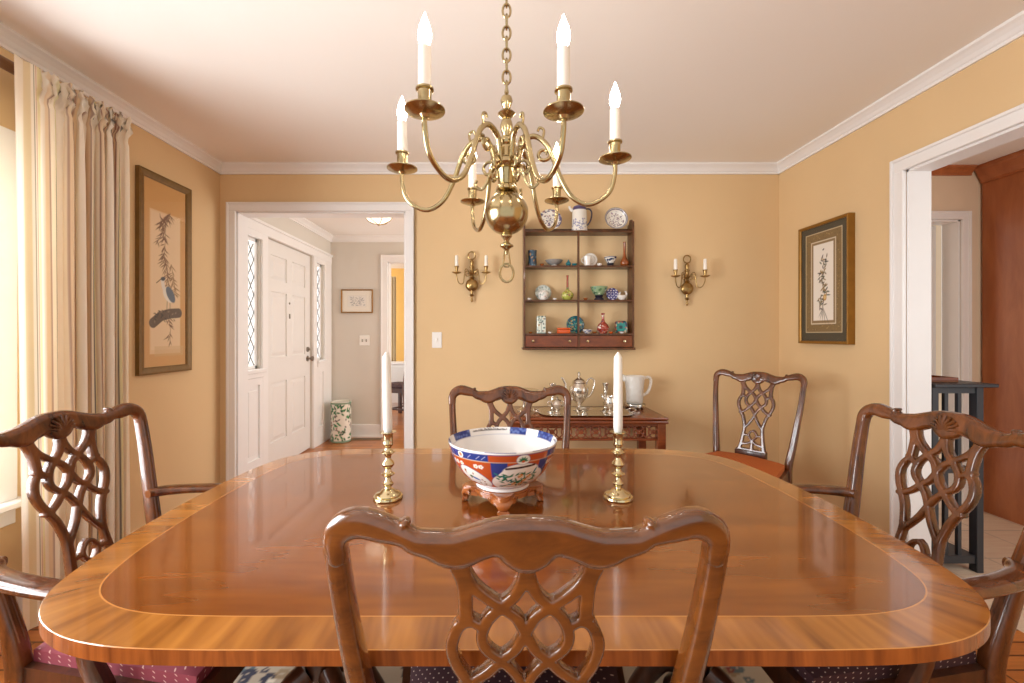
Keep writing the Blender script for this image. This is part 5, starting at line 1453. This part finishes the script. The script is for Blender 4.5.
# ================================================================== HALL THINGS
BX0, BX1, BY0, BY1, BH = 2.197, 2.457, 2.165, 2.62, .955
t = thing('console_stand', 'tall black slatted console stand in the hall beyond the right doorway', 'console', ((BX0 + BX1) / 2, (BY0 + BY1) / 2, 0))
hx, hy = (BX1 - BX0) / 2, (BY1 - BY0) / 2
MB().box(-hx - .003, hx + .055, -hy - .02, hy + .02, BH - .018, BH, .003).build('top', M['black'], t)
for s in (-1, 1):
    for d in (-1, 1):
        MB().box(s * (hx - .017) - .017, s * (hx - .017) + .017, d * (hy - .02) - .02, d * (hy - .02) + .02, 0, BH - .018, .002).build('post', M['black'], t)
for z in (.06, .50): MB().box(-hx + .01, hx - .01, -hy + .01, hy - .01, z, z + .02, .002).build('shelf', M['black'], t)
for d in (-1, 1):
    y = d * (hy - .02)
    for (za, zb) in ((BH - .05, BH - .018), (.045, .085)): MB().box(-hx + .03, hx - .03, y - .012, y + .012, za, zb).build('side_rail', M['black'], t)
    for k in range(2):
        x = (2.281, 2.348)[k] - (BX0 + BX1) / 2
        MB().box(x - .009, x + .009, y - .008, y + .008, .085, BH - .05).build('spindle', M['black'], t)
t = thing('wooden_tray', 'shallow brown wooden tray lying on the black console stand', 'tray', (2.30, 2.36, BH))
MB().box(-.09, .09, -.14, .14, 0, .008, .002).build('tray_base', M['book'], t)
MB().box(-.09, .09, -.14, -.13, .008, .026, .002).box(-.09, .09, .13, .14, .008, .026, .002).box(-.09, -.08, -.13, .13, .008, .026, .002).box(.08, .09, -.13, .13, .008, .026, .002).build('tray_rim', M['cardtable'], t)
t = thing('tall_cabinet', 'full-height cherry wood cabinet with crown moulding in the hall', 'cabinet', (3.62, 2.2, 0))
MB().box(-.30, .30, -.75, .735, .0, HZ - .002).box(-.304, -.30, -.75, .735, .0, .004).build('body', M['cherry'], t)
mb = MB(); vs = []
pf = [(0, 0), (.06, 0), (.06, .02), (.045, .035), (.03, .07), (.012, .10), (.012, .115), (0, .115)]
for y in (-.75, .735): vs += [(-.30 - o, y, HZ - .002 - d) for o, d in pf]
n = len(pf); mb.add(vs, [(i, (i + 1) % n, n + (i + 1) % n, n + i) for i in range(n)] + [tuple(range(n)), tuple(range(n, 2 * n))], False).build('crown', M['cherry'], t)

# ================================================================== CAMERA, LIGHT
cam = bpy.data.objects.new('camera', bpy.data.cameras.new('camera')); COL.objects.link(cam)
cam.location = (0, 0, EYE); cam.rotation_euler = (PI / 2, 0, 0)
cam.data.sensor_width = 36; cam.data.lens = F / 1024 * 36
cam.data.shift_x = (512 - VX) / 1024; cam.data.shift_y = -(341.5 - VY) / 1024
cam.data.clip_start = .02
SC.camera = cam

def area(name, loc, rot, sx_, sy_, power, col):
    l = bpy.data.lights.new(name, 'AREA'); l.shape = 'RECTANGLE'; l.size = sx_; l.size_y = sy_; l.energy = power; l.color = col
    o = bpy.data.objects.new(name, l); COL.objects.link(o); o.location = loc; o.rotation_euler = rot
    return o
area('window_daylight', (XL - .5, .38, 1.35), (0, -PI / 2, 0), 1.7, 1.9, 205, (.94, .97, 1))
area('sidelight_daylight', (FX - .40, sum(S1) / 2, 1.4), (0, -PI / 2, 0), 1.3, .4, 14, (.97, .98, 1))
area('sidelight_daylight', (FX - .40, sum(S2) / 2, 1.4), (0, -PI / 2, 0), 1.3, .4, 14, (.97, .98, 1))
area('foyer_side_fill', (FXR - .05, (YF0 + FY) / 2, 1.3), (0, PI / 2, 0), 1.9, 1.5, 34, (1, .99, .97))  # added lamp out of view, brightens the foyer; no window is there
area('hall_fill', (3.0, .3, 1.4), (PI / 2, 0, 0), 1.2, 1.2, 11, (1, .98, .95))  # added fill lamp, unseen, lifts the hall wall and tiles
area('far_room_fill', (-3.0, 6.6, 1.4), (0, -PI / 2, 0), 1.4, 1.4, 26, (1, .98, .95))  # unseen lamp added to brighten the yellow room
def point(name, loc, power, col, r=.05):
    l = bpy.data.lights.new(name, 'POINT'); l.energy = power; l.color = col; l.shadow_soft_size = r
    o = bpy.data.objects.new(name, l); COL.objects.link(o); o.location = loc; return o
w = bpy.data.worlds.new('World'); SC.world = w; w.use_nodes = True
bg = w.node_tree.nodes['Background']; bg.inputs['Color'].default_value = (1.0, .985, .96, 1); bg.inputs['Strength'].default_value = .95
SC.view_settings.view_transform = 'Standard'; SC.view_settings.look = 'None'
SC.view_settings.exposure = 0.08; SC.view_settings.gamma = 1.0; SC.view_settings.use_curve_mapping = False
try:
    SC.cycles.use_denoising = True
    SC.cycles.max_bounces = 10; SC.cycles.diffuse_bounces = 6; SC.cycles.glossy_bounces = 5; SC.cycles.transparent_max_bounces = 12
    SC.cycles.caustics_reflective = False; SC.cycles.caustics_refractive = False
    SC.cycles.sample_clamp_indirect = 6.0
except Exception:
    pass
